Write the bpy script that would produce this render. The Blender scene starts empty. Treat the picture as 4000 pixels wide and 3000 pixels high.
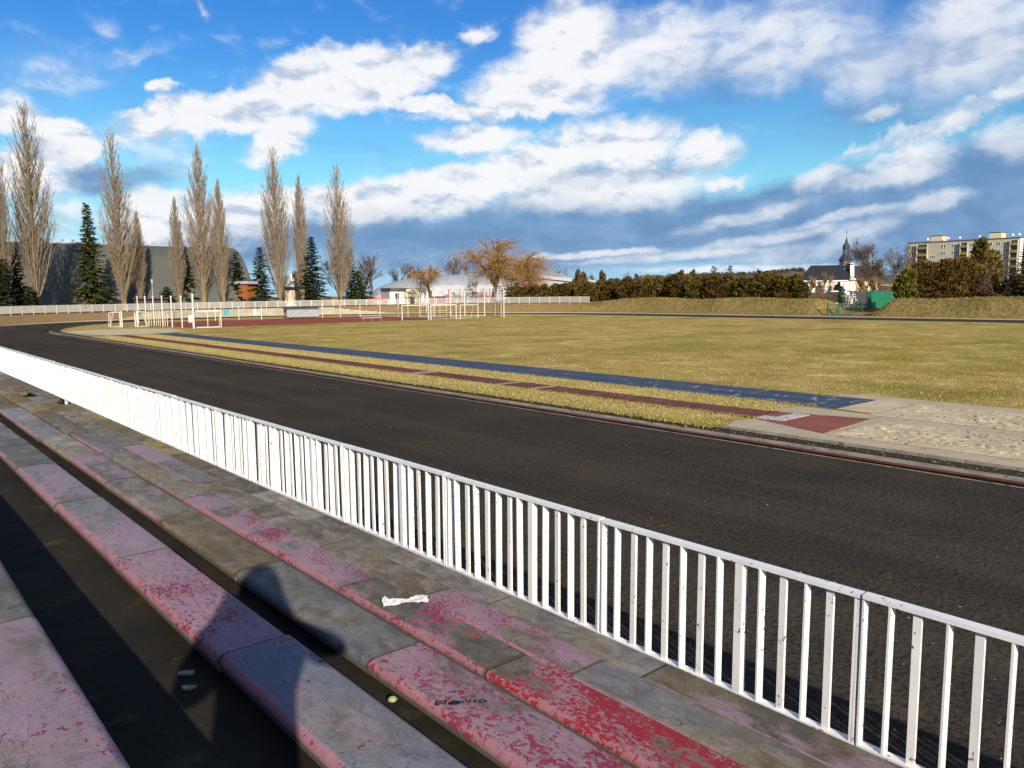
import bpy, math, random, bmesh
import numpy as np
from mathutils import Vector, Matrix
rad = math.radians
sc = bpy.context.scene
COL = sc.collection
PI = math.pi
# ------------------------------------------------------------------ camera
# world: +Y runs along the near straight of the running track, +X across the field, z = 0 on the track
EYE = Vector((0, 0, 3.2))
FPX = 3023.2
YAW, PITCH, ROLL = 0.712883, -0.114846, -0.0081045
_f = Vector((math.sin(YAW)*math.cos(PITCH), math.cos(YAW)*math.cos(PITCH), math.sin(PITCH)))
_r = Vector((math.cos(YAW), -math.sin(YAW), 0)); _u = _r.cross(_f)
CR = _r*math.cos(ROLL)+_u*math.sin(ROLL); CU = -_r*math.sin(ROLL)+_u*math.cos(ROLL)
cam = bpy.data.cameras.new('camera'); co = bpy.data.objects.new('camera', cam); COL.objects.link(co)
co.matrix_world = Matrix(((CR.x, CU.x, -_f.x, EYE.x), (CR.y, CU.y, -_f.y, EYE.y), (CR.z, CU.z, -_f.z, EYE.z), (0, 0, 0, 1)))
cam.sensor_width = 36; cam.lens = 36*FPX/4000; cam.clip_start = 0.05; cam.clip_end = 20000
sc.camera = co
DF = Vector((math.sin(YAW), math.cos(YAW), 0)); DR = Vector((math.cos(YAW), -math.sin(YAW), 0))
def sight(px, py):
    d = CR*((px-2000)/FPX)+CU*((1500-py)/FPX)+_f
    return d.normalized()
def pt(px, py, depth):      # a surveyed point: bearing and elevation read off the photograph, distance in metres
    d = sight(px, py); return EYE+d*(depth/d.dot(DF))
def on_plane(px, py, z=0.0):
    d = sight(px, py); return EYE+d*((z-EYE.z)/d.z)
def azel(px, py):
    d = sight(px, py); return math.degrees(math.atan2(d.x, d.y)), math.degrees(math.asin(d.z))
# ------------------------------------------------------------------ naming helpers
def tag(o, label=None, cat=None, group=None, kind=None):
    if label: o['label'] = label
    if cat: o['category'] = cat
    if group: o['group'] = group
    if kind: o['kind'] = kind
    return o
def thing(name, label, cat, loc=(0, 0, 0), rz=0.0, group=None):
    o = bpy.data.objects.new(name, None); COL.objects.link(o); o.empty_display_size = .2
    o.location = loc; o.rotation_euler = (0, 0, rz)
    return tag(o, label, cat, group)
def dup(root, loc=None, rz=None, label=None, scale=None, group=None):
    r = root.copy(); COL.objects.link(r)
    if loc is not None: r.location = loc
    if rz is not None: r.rotation_euler = (0, 0, rz)
    if scale is not None: r.scale = scale
    if label: r['label'] = label
    if group: r['group'] = group
    for ch in list(root.children):
        c = ch.copy(); COL.objects.link(c); c.parent = r
        for g in list(ch.children):
            d = g.copy(); COL.objects.link(d); d.parent = c
    return r
# ------------------------------------------------------------------ mesh builder
class MB:
    def __init__(s): s.v = []; s.f = []
    def add(s, vs, fs):
        n = len(s.v); s.v.extend([tuple(p) for p in vs]); s.f.extend([tuple(i+n for i in f) for f in fs])
    def quad(s, a, b, c, d): s.add([a, b, c, d], [(0, 1, 2, 3)])
    def box(s, c, size, rz=0.0):
        cx, cy, cz = c; sx, sy, sz = [q/2 for q in size]; ca, sa = math.cos(rz), math.sin(rz)
        vs = []
        for z in (-sz, sz):
            for x, y in ((-sx, -sy), (sx, -sy), (sx, sy), (-sx, sy)):
                vs.append((cx+x*ca-y*sa, cy+x*sa+y*ca, cz+z))
        s.add(vs, [(3, 2, 1, 0), (4, 5, 6, 7), (0, 1, 5, 4), (1, 2, 6, 5), (2, 3, 7, 6), (3, 0, 4, 7)])
    def bar(s, a, b, w, h=None):      # rectangular bar from a to b
        a = Vector(a); b = Vector(b); h = h or w; d = (b-a).normalized()
        up = Vector((0, 0, 1)) if abs(d.z) < .95 else Vector((0, 1, 0))
        x = d.cross(up).normalized(); y = x.cross(d).normalized()
        vs = [p+x*(i*w/2)+y*(j*h/2) for p in (a, b) for i, j in ((-1, -1), (1, -1), (1, 1), (-1, 1))]
        s.add(vs, [(3, 2, 1, 0), (4, 5, 6, 7), (0, 1, 5, 4), (1, 2, 6, 5), (2, 3, 7, 6), (3, 0, 4, 7)])
    def tube(s, pts, rs, n=8, cap=True):
        pts = [Vector(p) for p in pts]
        if not hasattr(rs, '__len__'): rs = [rs]*len(pts)
        base = len(s.v); prev = None
        for i, p in enumerate(pts):
            d = (pts[min(i+1, len(pts)-1)]-pts[max(i-1, 0)])
            d = d.normalized() if d.length > 1e-9 else Vector((0, 0, 1))
            if prev is None:
                up = Vector((0, 0, 1)) if abs(d.z) < .9 else Vector((1, 0, 0)); x = d.cross(up).normalized()
            else:
                x = (prev-d*prev.dot(d)); x = x.normalized() if x.length > 1e-6 else d.orthogonal().normalized()
            prev = x; y = d.cross(x)
            for k in range(n):
                a = 2*PI*k/n; s.v.append(tuple(p+(x*math.cos(a)+y*math.sin(a))*rs[i]))
        for i in range(len(pts)-1):
            for k in range(n):
                a = base+i*n+k; b = base+i*n+(k+1) % n
                s.f.append((a, b, b+n, a+n))
        if cap and n > 2:
            s.f.append(tuple(base+k for k in range(n))[::-1]); s.f.append(tuple(base+(len(pts)-1)*n+k for k in range(n)))
    def lathe(s, prof, c=(0, 0, 0), n=16, a0=0.0):
        base = len(s.v)
        for r, z in prof:
            for k in range(n):
                a = a0+2*PI*k/n; s.v.append((c[0]+r*math.cos(a), c[1]+r*math.sin(a), c[2]+z))
        for i in range(len(prof)-1):
            for k in range(n):
                a = base+i*n+k; b = base+i*n+(k+1) % n; s.f.append((a, b, b+n, a+n))
    def prism(s, poly, z0, z1):       # polygon (x, y) extruded between two heights
        n = len(poly); vs = [(x, y, z0) for x, y in poly]+[(x, y, z1) for x, y in poly]
        s.add(vs, [tuple(range(n))[::-1], tuple(range(n, 2*n))]+[(i, (i+1) % n, n+(i+1) % n, n+i) for i in range(n)])
    def extrude(s, poly3, vec):
        n = len(poly3); v = Vector(vec); vs = [Vector(p) for p in poly3]; vs = vs+[p+v for p in vs]
        s.add(vs, [tuple(range(n))[::-1], tuple(range(n, 2*n))]+[(i, (i+1) % n, n+(i+1) % n, n+i) for i in range(n)])
    def build(s, name, mat=None, parent=None, smooth=False, loc=None, fix=False):
        me = bpy.data.meshes.new(name); me.from_pydata(s.v, [], s.f); me.update()
        if fix:
            bm = bmesh.new(); bm.from_mesh(me); bmesh.ops.recalc_face_normals(bm, faces=bm.faces); bm.to_mesh(me); bm.free()
        if smooth: me.polygons.foreach_set('use_smooth', [True]*len(me.polygons))
        o = bpy.data.objects.new(name, me); COL.objects.link(o)
        if mat: me.materials.append(mat)
        if parent: o.parent = parent
        if loc is not None: o.location = loc
        return o
def np_mesh(name, V, F, mat=None, parent=None):   # V (n,3), F (m,k) numpy
    me = bpy.data.meshes.new(name); V = np.asarray(V, np.float32); F = np.asarray(F, np.int32); k = F.shape[1]
    me.vertices.add(len(V)); me.vertices.foreach_set('co', V.ravel())
    me.loops.add(F.size); me.loops.foreach_set('vertex_index', F.ravel())
    me.polygons.add(len(F)); me.polygons.foreach_set('loop_start', np.arange(len(F), dtype=np.int32)*k)
    me.update(calc_edges=True); me.validate()
    o = bpy.data.objects.new(name, me); COL.objects.link(o)
    if mat: me.materials.append(mat)
    if parent: o.parent = parent
    return o
# ------------------------------------------------------------------ material helper
class NG:
    def __init__(s, nt): s.nt = nt
    def n(s, t, **kw):
        o = s.nt.nodes.new(t)
        for k, v in kw.items(): setattr(o, k, v)
        return o
    def put(s, sock, val):
        if isinstance(val, bpy.types.NodeSocket): s.nt.links.new(val, sock)
        elif isinstance(val, (tuple, list)) and len(val) == 3 and sock.type == 'RGBA': sock.default_value = (*val, 1)
        else: sock.default_value = val
    def math(s, op, a, b=0.0, c=0.0, clamp=False):
        o = s.n('ShaderNodeMath', operation=op, use_clamp=clamp)
        for i, x in enumerate((a, b, c)): s.put(o.inputs[i], x)
        return o.outputs[0]
    def vmath(s, op, a, b=(0, 0, 0), out=0):
        o = s.n('ShaderNodeVectorMath', operation=op); s.put(o.inputs[0], a)
        if op == 'SCALE': s.put(o.inputs['Scale'], b)
        else: s.put(o.inputs[1], b)
        return o.outputs[out]
    def pos(s): return s.n('ShaderNodeNewGeometry').outputs['Position']
    def obj(s): return s.n('ShaderNodeTexCoord').outputs['Object']
    def island(s): return s.n('ShaderNodeNewGeometry').outputs['Random Per Island']
    def rnd(s): return s.n('ShaderNodeObjectInfo').outputs['Random']
    def attr(s, name): return s.n('ShaderNodeAttribute', attribute_type='OBJECT', attribute_name=name).outputs['Fac']
    def sep(s, v):
        o = s.n('ShaderNodeSeparateXYZ'); s.put(o.inputs[0], v); return o.outputs
    def comb(s, x, y, z):
        o = s.n('ShaderNodeCombineXYZ')
        for i, q in enumerate((x, y, z)): s.put(o.inputs[i], q)
        return o.outputs[0]
    def noise(s, vec, scale=1.0, detail=4.0, rough=.55, dist=0.0, stretch=None, out=0):
        if stretch: vec = s.vmath('MULTIPLY', vec, stretch)
        o = s.n('ShaderNodeTexNoise'); s.put(o.inputs['Vector'], vec); s.put(o.inputs['Scale'], scale)
        o.inputs['Detail'].default_value = detail; o.inputs['Roughness'].default_value = rough; o.inputs['Distortion'].default_value = dist
        return o.outputs[out]
    def voro(s, vec, scale=1.0, feature='F1', out='Distance', rand=1.0):
        o = s.n('ShaderNodeTexVoronoi', feature=feature); s.put(o.inputs['Vector'], vec); s.put(o.inputs['Scale'], scale)
        o.inputs['Randomness'].default_value = rand
        return o.outputs[out]
    def ss(s, x, lo, hi, a=0.0, b=1.0):
        o = s.n('ShaderNodeMapRange', interpolation_type='SMOOTHSTEP'); s.put(o.inputs[0], x)
        for i, q in ((1, lo), (2, hi), (3, a), (4, b)): s.put(o.inputs[i], q)
        return o.outputs[0]
    def lin(s, x, lo, hi, a=0.0, b=1.0):
        o = s.n('ShaderNodeMapRange'); s.put(o.inputs[0], x)
        for i, q in ((1, lo), (2, hi), (3, a), (4, b)): s.put(o.inputs[i], q)
        return o.outputs[0]
    def mix(s, f, a, b, mode='MIX'):
        o = s.n('ShaderNodeMix', data_type='RGBA', blend_type=mode); s.put(o.inputs[0], f); s.put(o.inputs[6], a); s.put(o.inputs[7], b)
        return o.outputs[2]
    def ramp(s, f, stops):
        o = s.n('ShaderNodeValToRGB'); s.put(o.inputs[0], f); e = o.color_ramp.elements
        while len(e) < len(stops): e.new(.5)
        for q, (p, c) in zip(e, stops): q.position = p; q.color = (*c, 1)
        return o.outputs[0]
    def bump(s, h, strength=.5, dist=.01):
        o = s.n('ShaderNodeBump'); s.put(o.inputs['Height'], h); s.put(o.inputs['Strength'], strength); s.put(o.inputs['Distance'], dist)
        return o.outputs[0]
def material(name, fn=None, rough=.8, col=None, metal=0.0, spec=.3):
    m = bpy.data.materials.new(name); m.use_nodes = True; nt = m.node_tree
    b = nt.nodes['Principled BSDF']; g = NG(nt); g.b = b
    b.inputs['Roughness'].default_value = rough; b.inputs['Metallic'].default_value = metal; b.inputs['Specular IOR Level'].default_value = spec
    if col: b.inputs['Base Color'].default_value = (*col, 1)
    if fn: fn(g)
    return m
def C(g, sock): g.put(g.b.inputs['Base Color'], sock)
def Nn(g, sock): g.put(g.b.inputs['Normal'], sock)
def Ro(g, sock): g.put(g.b.inputs['Roughness'], sock)
M = {}
# ------------------------------------------------------------------ materials
def worn(name, c1, c2, scale=3.0, rough=.7, bump=.15, bscale=40, bdist=.004, metal=0.0, spec=.3, dirt=None, dthr=.62):
    def fn(g):
        p = g.pos(); n = g.noise(p, scale, 6, .6); c = g.mix(g.ss(n, .3, .7), c1, c2)
        if dirt:
            d = g.noise(p, scale*2.3, 8, .65, stretch=(1, 1, .35)); c = g.mix(g.ss(d, dthr, dthr+.14), c, dirt)
        C(g, c); Nn(g, g.bump(g.noise(p, bscale, 4), bump, bdist))
    M[name] = material(name, fn, rough, metal=metal, spec=spec); return M[name]
def cinder(g):
    p = g.pos(); big = g.noise(p, .35, 5, .6); mid = g.noise(p, 1.7, 6, .65, stretch=(1, .4, 1)); clod = g.noise(p, 17, 5, .72); fine = g.noise(p, 55, 3, .6)
    c = g.mix(g.ss(big, .32, .68), (.050, .047, .043), (.076, .064, .050))
    c = g.mix(g.math('MULTIPLY', g.ss(mid, .50, .72), .8), c, (.090, .070, .048))
    c = g.mix(g.math('MULTIPLY', g.ss(clod, .52, .40), .65), c, (.018, .016, .014))
    c = g.mix(g.math('MULTIPLY', g.ss(clod, .56, .72), .55), c, (.125, .105, .085))
    c = g.mix(g.ss(fine, .60, .78, 0, .6), c, (.15, .125, .10))
    st = g.voro(p, 30); rn = g.voro(p, 30, out='Color')
    c = g.mix(g.math('MULTIPLY', g.ss(st, .2, .1), g.math('GREATER_THAN', g.sep(rn)[0], .975)), c, (.30, .26, .2))
    lane = g.noise(g.vmath('MULTIPLY', p, (1.0, .035, 1)), 1.15, 5, .6, .3); c = g.mix(g.math('MULTIPLY', g.ss(lane, .48, .66), .45), c, (.085, .072, .058)); c = g.mix(g.math('MULTIPLY', g.ss(lane, .46, .34), .4), c, (.034, .032, .030))
    C(g, c); Nn(g, g.bump(g.math('ADD', clod, g.math('MULTIPLY', g.noise(p, 5, 3), .8)), 1.0, .035))
M['cinder'] = material('cinder', cinder, .95, spec=.0)
def grass(g):
    p = g.pos(); q = g.vmath('MULTIPLY', p, (.55, 1.0, 1.0))
    a = g.noise(q, .16, 5, .6); b = g.noise(q, .8, 7, .68, stretch=(1.0, .5, 1)); d = g.noise(q, 5.0, 6, .72); e = g.noise(p, 28, 4, .7)
    c = g.mix(g.ss(d, .3, .7), (.38, .28, .085), (.53, .405, .145))
    c = g.mix(g.math('MULTIPLY', g.ss(b, .47, .68), .75), c, (.27, .215, .045))
    c = g.mix(g.math('MULTIPLY', g.ss(b, .46, .34), .85), c, (.68, .54, .25))
    c = g.mix(g.math('MULTIPLY', g.ss(g.math('ADD', a, g.math('MULTIPLY', d, .22)), .60, .76), .6), c, (.20, .19, .03))
    c = g.mix(g.math('MULTIPLY', g.ss(g.noise(q, 1.9, 6, .7), .60, .72), .7), c, (.20, .135, .045))
    c = g.mix(g.math('MULTIPLY', g.ss(e, .52, .8), .5), c, (.62, .5, .24)); c = g.mix(g.math('MULTIPLY', g.ss(e, .46, .3), .4), c, (.13, .10, .03))
    # greener towards the near right of the pitch
    s = g.sep(p); wet = g.math('MULTIPLY', g.ss(s[1], 42, 5), g.ss(s[0], 24, 42))
    c = g.mix(g.math('MULTIPLY', wet, g.ss(b, .36, .66, .05, .65)), c, (.235, .225, .035))
    C(g, c); Nn(g, g.bump(g.math('ADD', g.noise(p, 24, 4, .7), g.math('MULTIPLY', d, 2.0)), 1.0, .05))
M['grass'] = material('grass', grass, .95, spec=.0)
def bank(g):
    p = g.pos(); a = g.noise(p, .3, 5, .6); b = g.noise(p, 1.7, 6, .7); d = g.noise(p, 7, 5, .7)
    c = g.mix(g.ss(d, .3, .7), (.24, .175, .068), (.34, .26, .10))
    c = g.mix(g.math('MULTIPLY', g.ss(b, .49, .66), .7), c, (.12, .085, .036))
    c = g.mix(g.math('MULTIPLY', g.ss(a, .48, .66), .75), c, (.15, .13, .03))
    C(g, c); Nn(g, g.bump(g.math('ADD', d, g.math('MULTIPLY', b, 2.5)), 1.0, .14))
M['bank'] = material('bank', bank, .95, spec=.05)
def bare_bank(g):
    p = g.pos(); a = g.noise(p, .4, 5, .6); d = g.noise(p, 5, 5, .7)
    c = g.mix(g.ss(d, .3, .7), (.20, .125, .065), (.29, .20, .11))
    c = g.mix(g.math('MULTIPLY', g.ss(a, .45, .65), .7), c, (.24, .18, .075))
    C(g, c); Nn(g, g.bump(d, .8, .06))
M['bare_bank'] = material('bare_bank', bare_bank, .95, spec=.05)
def blade(name, cols, rough=.8):
    def fn(g):
        C(g, g.ramp(g.island(), [(i/(len(cols)-1), c) for i, c in enumerate(cols)]))
        g.b.inputs['Specular IOR Level'].default_value = .1
    M[name] = material(name, fn, rough)
blade('straw', [(.28, .22, .085), (.40, .32, .14), (.52, .43, .22), (.36, .29, .10), (.27, .235, .07), (.46, .37, .17)])
blade('green_tuft', [(.17, .16, .025), (.24, .22, .035), (.34, .28, .07), (.19, .18, .03)])
blade('bank_tuft', [(.14, .10, .035), (.27, .20, .07), (.40, .31, .12), (.14, .125, .03), (.22, .155, .055)])
blade('leaf_litter', [(.30, .17, .05), (.45, .28, .09), (.22, .12, .04), (.50, .36, .16)])
blade('pebbles', [(.22, .2, .16), (.5, .46, .38), (.32, .22, .12), (.62, .6, .55), (.12, .1, .08)])
def runway(name, c1, c2, patch=None, pth=.6, seam=None):
    def fn(g):
        p = g.pos(); n = g.noise(p, .8, 6, .65, stretch=(1.6, .6, 1)); f = g.noise(p, 30, 3, .6)
        c = g.mix(g.ss(n, .3, .7), c1, c2); c = g.mix(g.ss(f, .55, .8, 0, .35), c, tuple(min(1, q*2.2) for q in c1))
        s = g.sep(p)
        if patch:
            d = g.noise(p, 2.1, 5, .6, stretch=(.8, 1.5, 1)); near = g.lin(s[1], 5, 34, 1.0, .0)
            c = g.mix(g.math('MULTIPLY', g.ss(g.math('ADD', d, g.math('MULTIPLY', near, .13)), pth, pth+.045), .8), c, patch)
        if seam is not None:
            for q in seam:
                c = g.mix(g.ss(g.math('ABSOLUTE', g.math('SUBTRACT', g.math('ADD', s[0], g.math('MULTIPLY', g.noise(p, .7, 3), .08)), q+.04)), .055, .025), c, (.012, .013, .018))
        C(g, c); Nn(g, g.bump(f, .4, .008))
    M[name] = material(name, fn, .85, spec=.2)
runway('blue_surface', (.036, .058, .108), (.066, .092, .145), patch=(.30, .31, .33), pth=.67, seam=(21.25, 22.3))
runway('red_runway', (.10, .034, .025), (.165, .056, .04), patch=(.24, .15, .12), pth=.68)
runway('red_flare', (.21, .062, .044), (.29, .092, .064), patch=(.3, .19, .15), pth=.70)
runway('red_court', (.22, .048, .034), (.31, .07, .048))
worn('white_board', (.62, .62, .62), (.4, .38, .36), 9, .7, dirt=(.16, .1, .09), dthr=.5)
worn('concrete', (.46, .395, .28), (.38, .325, .225), 1.4, .9, .4, 60, .004, dirt=(.2, .17, .12), dthr=.6)
worn('kerb_concrete', (.33, .31, .27), (.20, .185, .16), 2.2, .9, .5, 50, .006, dirt=(.1, .09, .06), dthr=.55)
worn('red_rail', (.13, .040, .027), (.08, .028, .021), 3, .6, dirt=(.07, .035, .025), dthr=.6)
def sand(g):
    p = g.pos(); a = g.noise(p, 1.2, 5, .6); f = g.noise(p, 50, 4, .7); z = g.sep(p)[2]
    c = g.mix(g.ss(a, .3, .7), (.50, .415, .265), (.60, .51, .355)); c = g.mix(g.ss(f, .5, .8, 0, .4), c, (.36, .3, .19))
    c = g.mix(g.ss(g.noise(p, 3.2, 5, .65, stretch=(1.0, .8, 1)), .66, .72, 0, .75), c, (.25, .195, .11))     # damp and dirty patches
    C(g, c); Nn(g, g.bump(g.math('ADD', f, g.math('MULTIPLY', g.noise(p, 9, 4, .6), 2.0)), .8, .02))
M['sand'] = material('sand', sand, .95, spec=.1)
def wallmat(g):
    p = g.pos(); a = g.noise(p, .5, 6, .65); d = g.noise(p, 2.4, 7, .7, stretch=(1, 1, .3)); 
    c = g.mix(g.ss(a, .35, .65), (.47, .43, .33), (.37, .335, .26)); c = g.mix(g.ss(d, .55, .72, 0, .55), c, (.23, .2, .15))
    s = g.sep(p); ang = g.math('ARCTAN2', g.math('SUBTRACT', s[1], 80.3), g.math('SUBTRACT', s[0], 51.0))
    br = g.n('ShaderNodeTexBrick'); g.put(br.inputs['Vector'], g.comb(g.math('MULTIPLY', ang, 46.3), s[2], 0.0))
    for k, v in (('Scale', 1.0), ('Mortar Size', .012), ('Brick Width', 1.1), ('Row Height', .31), ('Mortar Smooth', .3)): br.inputs[k].default_value = v
    br.inputs['Color1'].default_value = (1, 1, 1, 1); br.inputs['Color2'].default_value = (.86, .84, .8, 1); br.inputs['Mortar'].default_value = (.45, .42, .38, 1)
    C(g, g.mix(1.0, c, br.outputs[0], 'MULTIPLY')); Nn(g, g.bump(d, .4, .02))
M['wall_concrete'] = material('wall_concrete', wallmat, .9)
# painted and worn bench planks: every plank carries its own paint / red / moss / blue amounts
def plank(g):
    p = g.pos(); o = g.obj(); s = g.sep(o); gp = g.attr('paint'); gr = g.attr('red'); gm = g.attr('moss'); gb = g.attr('blue')
    q = g.vmath('MULTIPLY', p, (1.0, .55, 1.0))
    n1 = g.noise(q, 2.6, 6, .62, .4); n2 = g.noise(q, 9.0, 8, .70, .4); n3 = g.noise(p, 65, 4, .72); n4 = g.noise(q, 4.4, 8, .72, .5)
    con = g.mix(g.ss(n2, .34, .64), (.145, .137, .122), (.27, .262, .245))
    con = g.mix(g.ss(n4, .46, .62, 0, .9), con, (.082, .074, .062))
    con = g.mix(g.math('MULTIPLY', g.ss(n4, .44, .30), .75), con, (.37, .365, .36))
    con = g.mix(g.math('MULTIPLY', g.math('MULTIPLY', g.ss(g.noise(q, 2.2, 6, .65), .34, .56), gb), .8), con, (.19, .225, .30))
    con = g.mix(g.math('MULTIPLY', g.ss(g.noise(q, 3.1, 5, .6, .6), .36, .62), gm), con, (.26, .185, .045))
    con = g.mix(g.math('MULTIPLY', g.ss(n3, .54, .70), .6), con, (.065, .06, .055)); con = g.mix(g.math('MULTIPLY', g.ss(n3, .42, .30), .35), con, (.42, .40, .36))
    con = g.mix(1.0, con, g.ramp(g.rnd(), [(0, (.50, .46, .38)), (.22, (1.12, 1.1, 1.06)), (.4, (.62, .61, .60)), (.6, (1.28, 1.3, 1.38)), (.8, (.70, .64, .52)), (1, (1.0, 1.02, 1.1))]), 'MULTIPLY')
    spot = g.ss(g.noise(p, 26, 2, .5), .69, .73); con = g.mix(g.math('MULTIPLY', spot, .8), con, (.03, .028, .025))
    lip = g.ss(s[0], -.125, -.158)                    # the rounded near edge kept more of its paint
    zone = g.ss(g.math('ADD', g.math('ADD', g.math('MULTIPLY', n1, 1.15), g.math('MULTIPLY', n2, .5)), g.math('ADD', g.math('MULTIPLY', gp, .9), g.math('MULTIPLY', lip, g.math('MULTIPLY', g.math('ADD', gp, .25), .5)))), 1.15, 1.33)
    zone = g.math('MULTIPLY', zone, g.ss(n3, .72, .56, .55, 1.0))
    pale = g.mix(g.ss(n2, .35, .65), (.300, .195, .25), (.245, .215, .285))
    pale = g.mix(g.math('MULTIPLY', g.ss(n4, .46, .62), .65), pale, (.215, .185, .185)); pale = g.mix(g.math('MULTIPLY', g.ss(n2, .56, .42), .30), pale, (.36, .34, .36))
    pale = g.mix(g.math('MULTIPLY', lip, .6), pale, (.36, .14, .17))
    pale = g.mix(g.math('MULTIPLY', gr, .25), pale, (.42, .09, .13))
    fv = g.vmath('ADD', g.vmath('MULTIPLY', p, (1.25, .75, 1.0)), g.vmath('SCALE', g.noise(p, 60, 3, .6, out=1), .022))
    fl = g.math('ADD', g.math('MULTIPLY', g.noise(fv, 42, 4.0, .6, .2), .70), g.math('MULTIPLY', g.noise(fv, 110, 3.0, .6), .30)); big = g.noise(q, 3.4, 6, .68, .6)
    thr = g.math('SUBTRACT', .655, g.math('ADD', g.math('MULTIPLY', gr, .15), g.math('MULTIPLY', g.math('SUBTRACT', big, .5), .68)))
    fz = g.math('MULTIPLY', g.ss(g.math('SUBTRACT', fl, thr), -.014, .022), g.ss(zone, .25, .7))
    flake = g.mix(g.ss(g.noise(p, 7, 5), .38, .65), (.25, .020, .05), (.21, .035, .09))
    flake = g.mix(g.ss(gr, .6, 1.05), flake, (.30, .012, .02)); flake = g.mix(g.math('MULTIPLY', g.ss(n3, .5, .7), .5), flake, (.20, .07, .08))
    c = g.mix(g.math('MULTIPLY', zone, .92), con, pale); c = g.mix(g.math('MULTIPLY', fz, .93), c, flake)
    crack = g.ss(g.math('ABSOLUTE', g.math('SUBTRACT', g.noise(g.vmath('MULTIPLY', p, (1, .3, 1)), 4.0, 5, .6, .5), .5)), .006, .0); c = g.mix(g.math('MULTIPLY', crack, .55), c, (.06, .05, .045))
    run = g.ss(g.noise(q, 1.5, 5, .7, .8), .54, .70); c = g.mix(g.math('MULTIPLY', run, .5), c, (.085, .078, .07))
    c = g.mix(g.math('MULTIPLY', g.ss(n3, .58, .8), .35), c, (.10, .09, .08))
    c = g.mix(g.math('MULTIPLY', g.ss(g.math('ABSOLUTE', s[1]), .810, .824), .8), c, (.04, .036, .03))      # plank ends darkened so the joints read
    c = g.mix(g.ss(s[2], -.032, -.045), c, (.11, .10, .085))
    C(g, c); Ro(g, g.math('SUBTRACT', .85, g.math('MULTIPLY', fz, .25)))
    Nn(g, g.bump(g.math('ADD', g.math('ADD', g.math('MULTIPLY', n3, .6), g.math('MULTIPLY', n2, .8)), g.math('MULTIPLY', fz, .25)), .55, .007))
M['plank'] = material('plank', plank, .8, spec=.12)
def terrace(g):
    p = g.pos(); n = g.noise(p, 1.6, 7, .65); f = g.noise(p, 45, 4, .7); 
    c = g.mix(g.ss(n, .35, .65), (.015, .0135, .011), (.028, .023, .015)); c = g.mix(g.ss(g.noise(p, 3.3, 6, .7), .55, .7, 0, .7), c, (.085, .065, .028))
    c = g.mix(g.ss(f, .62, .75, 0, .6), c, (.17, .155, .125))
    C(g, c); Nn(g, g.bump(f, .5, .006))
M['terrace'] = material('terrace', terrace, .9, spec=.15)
def plinth(g):
    p = g.pos(); n = g.noise(p, 4, 6, .65); c = g.mix(g.ss(n, .35, .65), (.10, .075, .04), (.17, .13, .075)); C(g, c); Nn(g, g.bump(g.noise(p, 50, 4), .5, .005))
M['plinth'] = material('plinth', plinth, .9)
def whitepaint(g):
    p = g.pos(); n = g.noise(p, 6, 6, .6); c = g.mix(g.ss(n, .35, .7), (.80, .80, .80), (.72, .73, .74))
    chip = g.ss(g.math('ADD', g.noise(p, 26, 5, .7), g.math('MULTIPLY', g.noise(p, 2.2, 2), .25)), .765, .79)
    c = g.mix(chip, c, (.16, .11, .08)); s = g.noise(p, 9, 5, .7, stretch=(1, 1, .15)); c = g.mix(g.ss(s, .60, .80, 0, .5), c, (.46, .40, .33)); r_ = g.noise(p, 3.0, 5, .65, stretch=(1, 1, .12)); c = g.mix(g.ss(r_, .68, .76, 0, .75), c, (.30, .15, .07))
    C(g, c); Nn(g, g.bump(g.math('ADD', g.noise(p, 45, 4), chip), .12, .003))
M['white_paint'] = material('white_paint', whitepaint, .42, spec=.4)
worn('far_white', (.64, .62, .59), (.54, .52, .48), 5, .55, dirt=(.4, .33, .26), dthr=.66)
worn('yellow_white', (.72, .66, .48), (.6, .52, .34), 5, .6)
worn('rusty', (.30, .10, .05), (.42, .32, .27), 8, .8)
worn('grey_sheet', (.36, .39, .42), (.27, .30, .33), 2.2, .5, metal=.2, dirt=(.17, .17, .18), dthr=.6)
worn('dark_sheet', (.085, .095, .105), (.05, .055, .06), 3, .5)
worn('hall_roof', (.098, .103, .094), (.083, .089, .082), .25, .75, dirt=(.06, .065, .06), dthr=.63)
worn('white_roof', (.36, .39, .43), (.31, .34, .38), .5, .5, dirt=(.4, .41, .42), dthr=.66)
worn('corrugated', (.48, .50, .52), (.40, .42, .44), .8, .5, dirt=(.4, .38, .35), dthr=.64)
worn('cream_plaster', (.62, .57, .43), (.54, .49, .36), .9, .9, dirt=(.38, .34, .26), dthr=.62)
worn('white_plaster', (.80, .79, .77), (.72, .71, .69), .8, .9, dirt=(.55, .53, .5), dthr=.66)
worn('pink_plaster', (.62, .47, .42), (.55, .41, .37), .8, .9)
worn('panel_grey', (.44, .42, .35), (.37, .355, .295), .25, .9, dirt=(.24, .23, .2), dthr=.62)
worn('panel_white', (.78, .77, .70), (.7, .69, .63), .3, .9)
worn('cream_block', (.66, .58, .36), (.6, .52, .32), .4, .9)
worn('slate', (.016, .018, .026), (.028, .03, .042), 1.2, .6, dirt=(.04, .042, .05), dthr=.64)
worn('copper_dark', (.035, .042, .052), (.055, .065, .075), .8, .5)
worn('copper_light', (.115, .13, .14), (.09, .1, .11), .8, .5)
worn('dark_glass', (.03, .035, .045), (.05, .06, .075), 1.0, .15, 0, spec=.6)
worn('balcony_green', (.20, .20, .085), (.15, .15, .06), 2, .7)
worn('balcony_yellow', (.28, .2, .07), (.22, .16, .05), 2, .7)
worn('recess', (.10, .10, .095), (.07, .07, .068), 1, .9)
worn('green_paint', (.018, .125, .07), (.014, .09, .052), 3, .6)
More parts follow.
